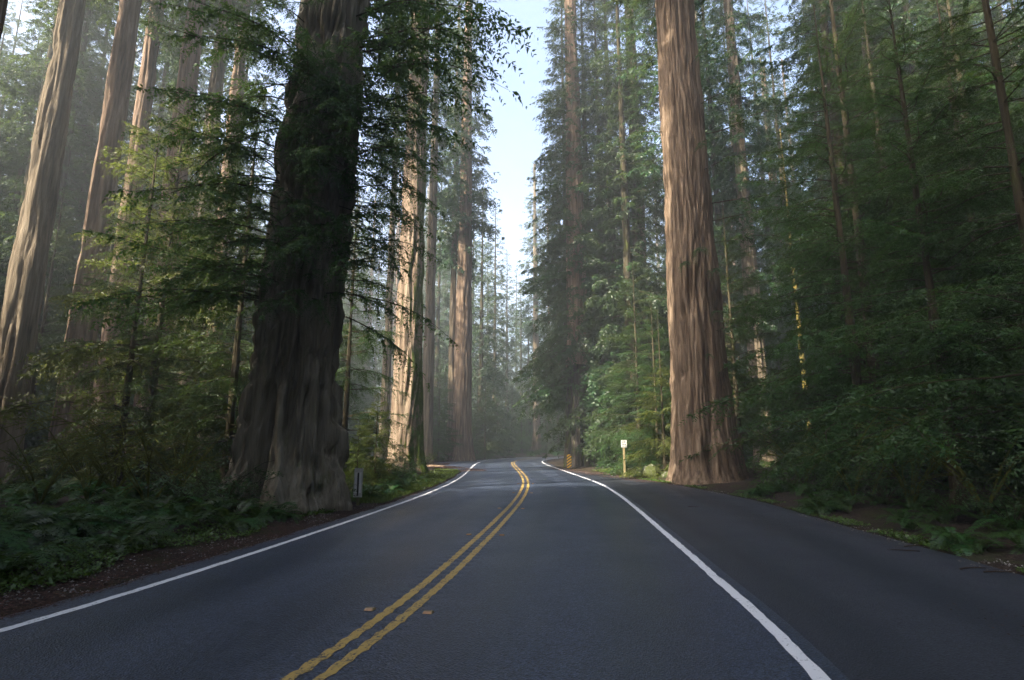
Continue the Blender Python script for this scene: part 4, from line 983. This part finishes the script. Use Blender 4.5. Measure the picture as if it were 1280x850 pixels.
# hazard marker
x, y = at(711, 39.8)
t = thing('hazard_marker', 'black and yellow striped hazard panel at the foot of the charred redwood', 'road sign', (x, y, gz(x, y) - .02), .0)
obj('post', box_me('post', (.06, .05, .6), M['post_green'], (0, .035, .3)), t)
p_ = obj('panel', box_me('panel', (.31, .012, .92), M['hazard_yellow'], (0, 0, .58)), t)
m = MB()
def clip_poly(poly, axis_, val, keep_less):
    out = []
    for a, b in zip(poly, poly[1:] + poly[:1]):
        ia = (a[axis_] <= val) == keep_less; ib = (b[axis_] <= val) == keep_less
        if ia: out.append(a)
        if ia != ib:
            q = (val - a[axis_]) / (b[axis_] - a[axis_]); out.append((a[0] + q * (b[0] - a[0]), a[1] + q * (b[1] - a[1])))
    return out
for k_ in range(-1, 6):
    z0 = .12 + k_ * .2
    poly = [(-.2, z0), (.2, z0 + .4 * .7), (.2, z0 + .4 * .7 + .1), (-.2, z0 + .1)]
    for ax_, v_, l_ in ((0, .153, True), (0, -.153, False), (1, 1.035, True), (1, .125, False)):
        if len(poly) > 2: poly = clip_poly(poly, ax_, v_, l_)
    if len(poly) > 2:
        st = MB(); st.add([(a, -.0085, b) for a, b in poly], [tuple([0, i, i + 1]) for i in range(1, len(poly) - 1)])
        obj('black_stripe', st.mesh('black_stripe', [M['ink']]), p_)
# boulder, with small stones
def boulder(name, sx, sy, sz, seed, mat='rock', seg=40):
    th, ph = np.meshgrid(np.linspace(0, 2 * np.pi, seg, endpoint=False), np.linspace(.02, np.pi - .02, seg // 2), indexing='ij')
    d = np.stack([np.cos(th) * np.sin(ph), np.sin(th) * np.sin(ph), np.cos(ph)], -1)
    r = 1 + .5 * (vnoise(d[..., 0] * 1.6 + 5, d[..., 1] * 1.6, d[..., 2] * 1.6, seed) - .5) + .16 * (vnoise(d[..., 0] * 5, d[..., 1] * 5, d[..., 2] * 5, seed + 1) - .5)
    V = d * r[..., None] * [sx, sy, sz]; n2 = seg // 2
    i, j = np.meshgrid(np.arange(seg), np.arange(n2 - 1), indexing='ij')
    f = np.stack([i * n2 + j, i * n2 + j + 1, ((i + 1) % seg) * n2 + j + 1, ((i + 1) % seg) * n2 + j], -1).reshape(-1, 4)
    return np_mesh(name, V.reshape(-1, 3), [f], [M[mat]])
x, y = gpix(815, 598)
o = obj('boulder', boulder('boulder', .5, .4, .42, 5), None, (x, y, gz(x, y) + .18)); tag(o, 'moss covered boulder between the post sign and the massive trunk', 'boulder')
x, y = gpix(836, 599); o = obj('boulder', boulder('boulder', .32, .3, .22, 9), None, (x, y, gz(x, y) + .06)); tag(o, 'smaller dark boulder touching the massive trunk', 'boulder')
x, y = at(545, 44); 
m = MB(); m.tube([(-.9, .3, .1), (-.3, .1, .12), (.3, 0, .1), (.8, -.1, .08)], [.12, .12, .11, .1], 10); o = obj('fallen_log', m.mesh('fallen_log', [M['bark_red']], True), None, (x, y, gz(x, y) - .02)); tag(o, 'short brown fallen log at the head of the left pullout', 'log')
# fallen sticks on the pullout
for (px, py, l_, a_) in ((1130, 684, .5, .2), (1150, 690, .45, 2.9), (1200, 712, .4, .1), (1230, 716, .35, -.1), (860, 634, .4, .3)):
    x, y = gpix(px, py); m = MB(); q = np.linspace(0, 1, 5)[:, None]
    b = np.array([math.cos(a_), math.sin(a_), 0]) * l_ * q + np.array([0, 0, .012]) + np.array([0, 1, 0]) * .05 * np.sin(q * 3); m.tube(list(b), [.009, .009, .008, .007, .004], 5)
    o = obj('fallen_stick', m.mesh('fallen_stick', [M['litter']], True), None, (x, y, 0)); tag(o, 'thin brown stick lying on the dark pullout', 'stick', 'sticks on the pullout')

# ------------------------------------------------------------------ haze: one closed box round everything
m, n, out = new_mat('haze_air')
pv = N(n, 'ShaderNodeVolumePrincipled', Density=HAZE_DENSITY, Anisotropy=0.1); pv.inputs['Color'].default_value = (0.84, 0.93, 1.0, 1)
n.links.new(pv.outputs[0], out.inputs['Volume'])
hb = MB(); hb.box((0, 10, 37.5), (540, 520, 79)); o = obj('haze', hb.mesh('haze', [m])); tag(o, 'thin pale morning mist filling the forest', 'haze', kind='stuff')
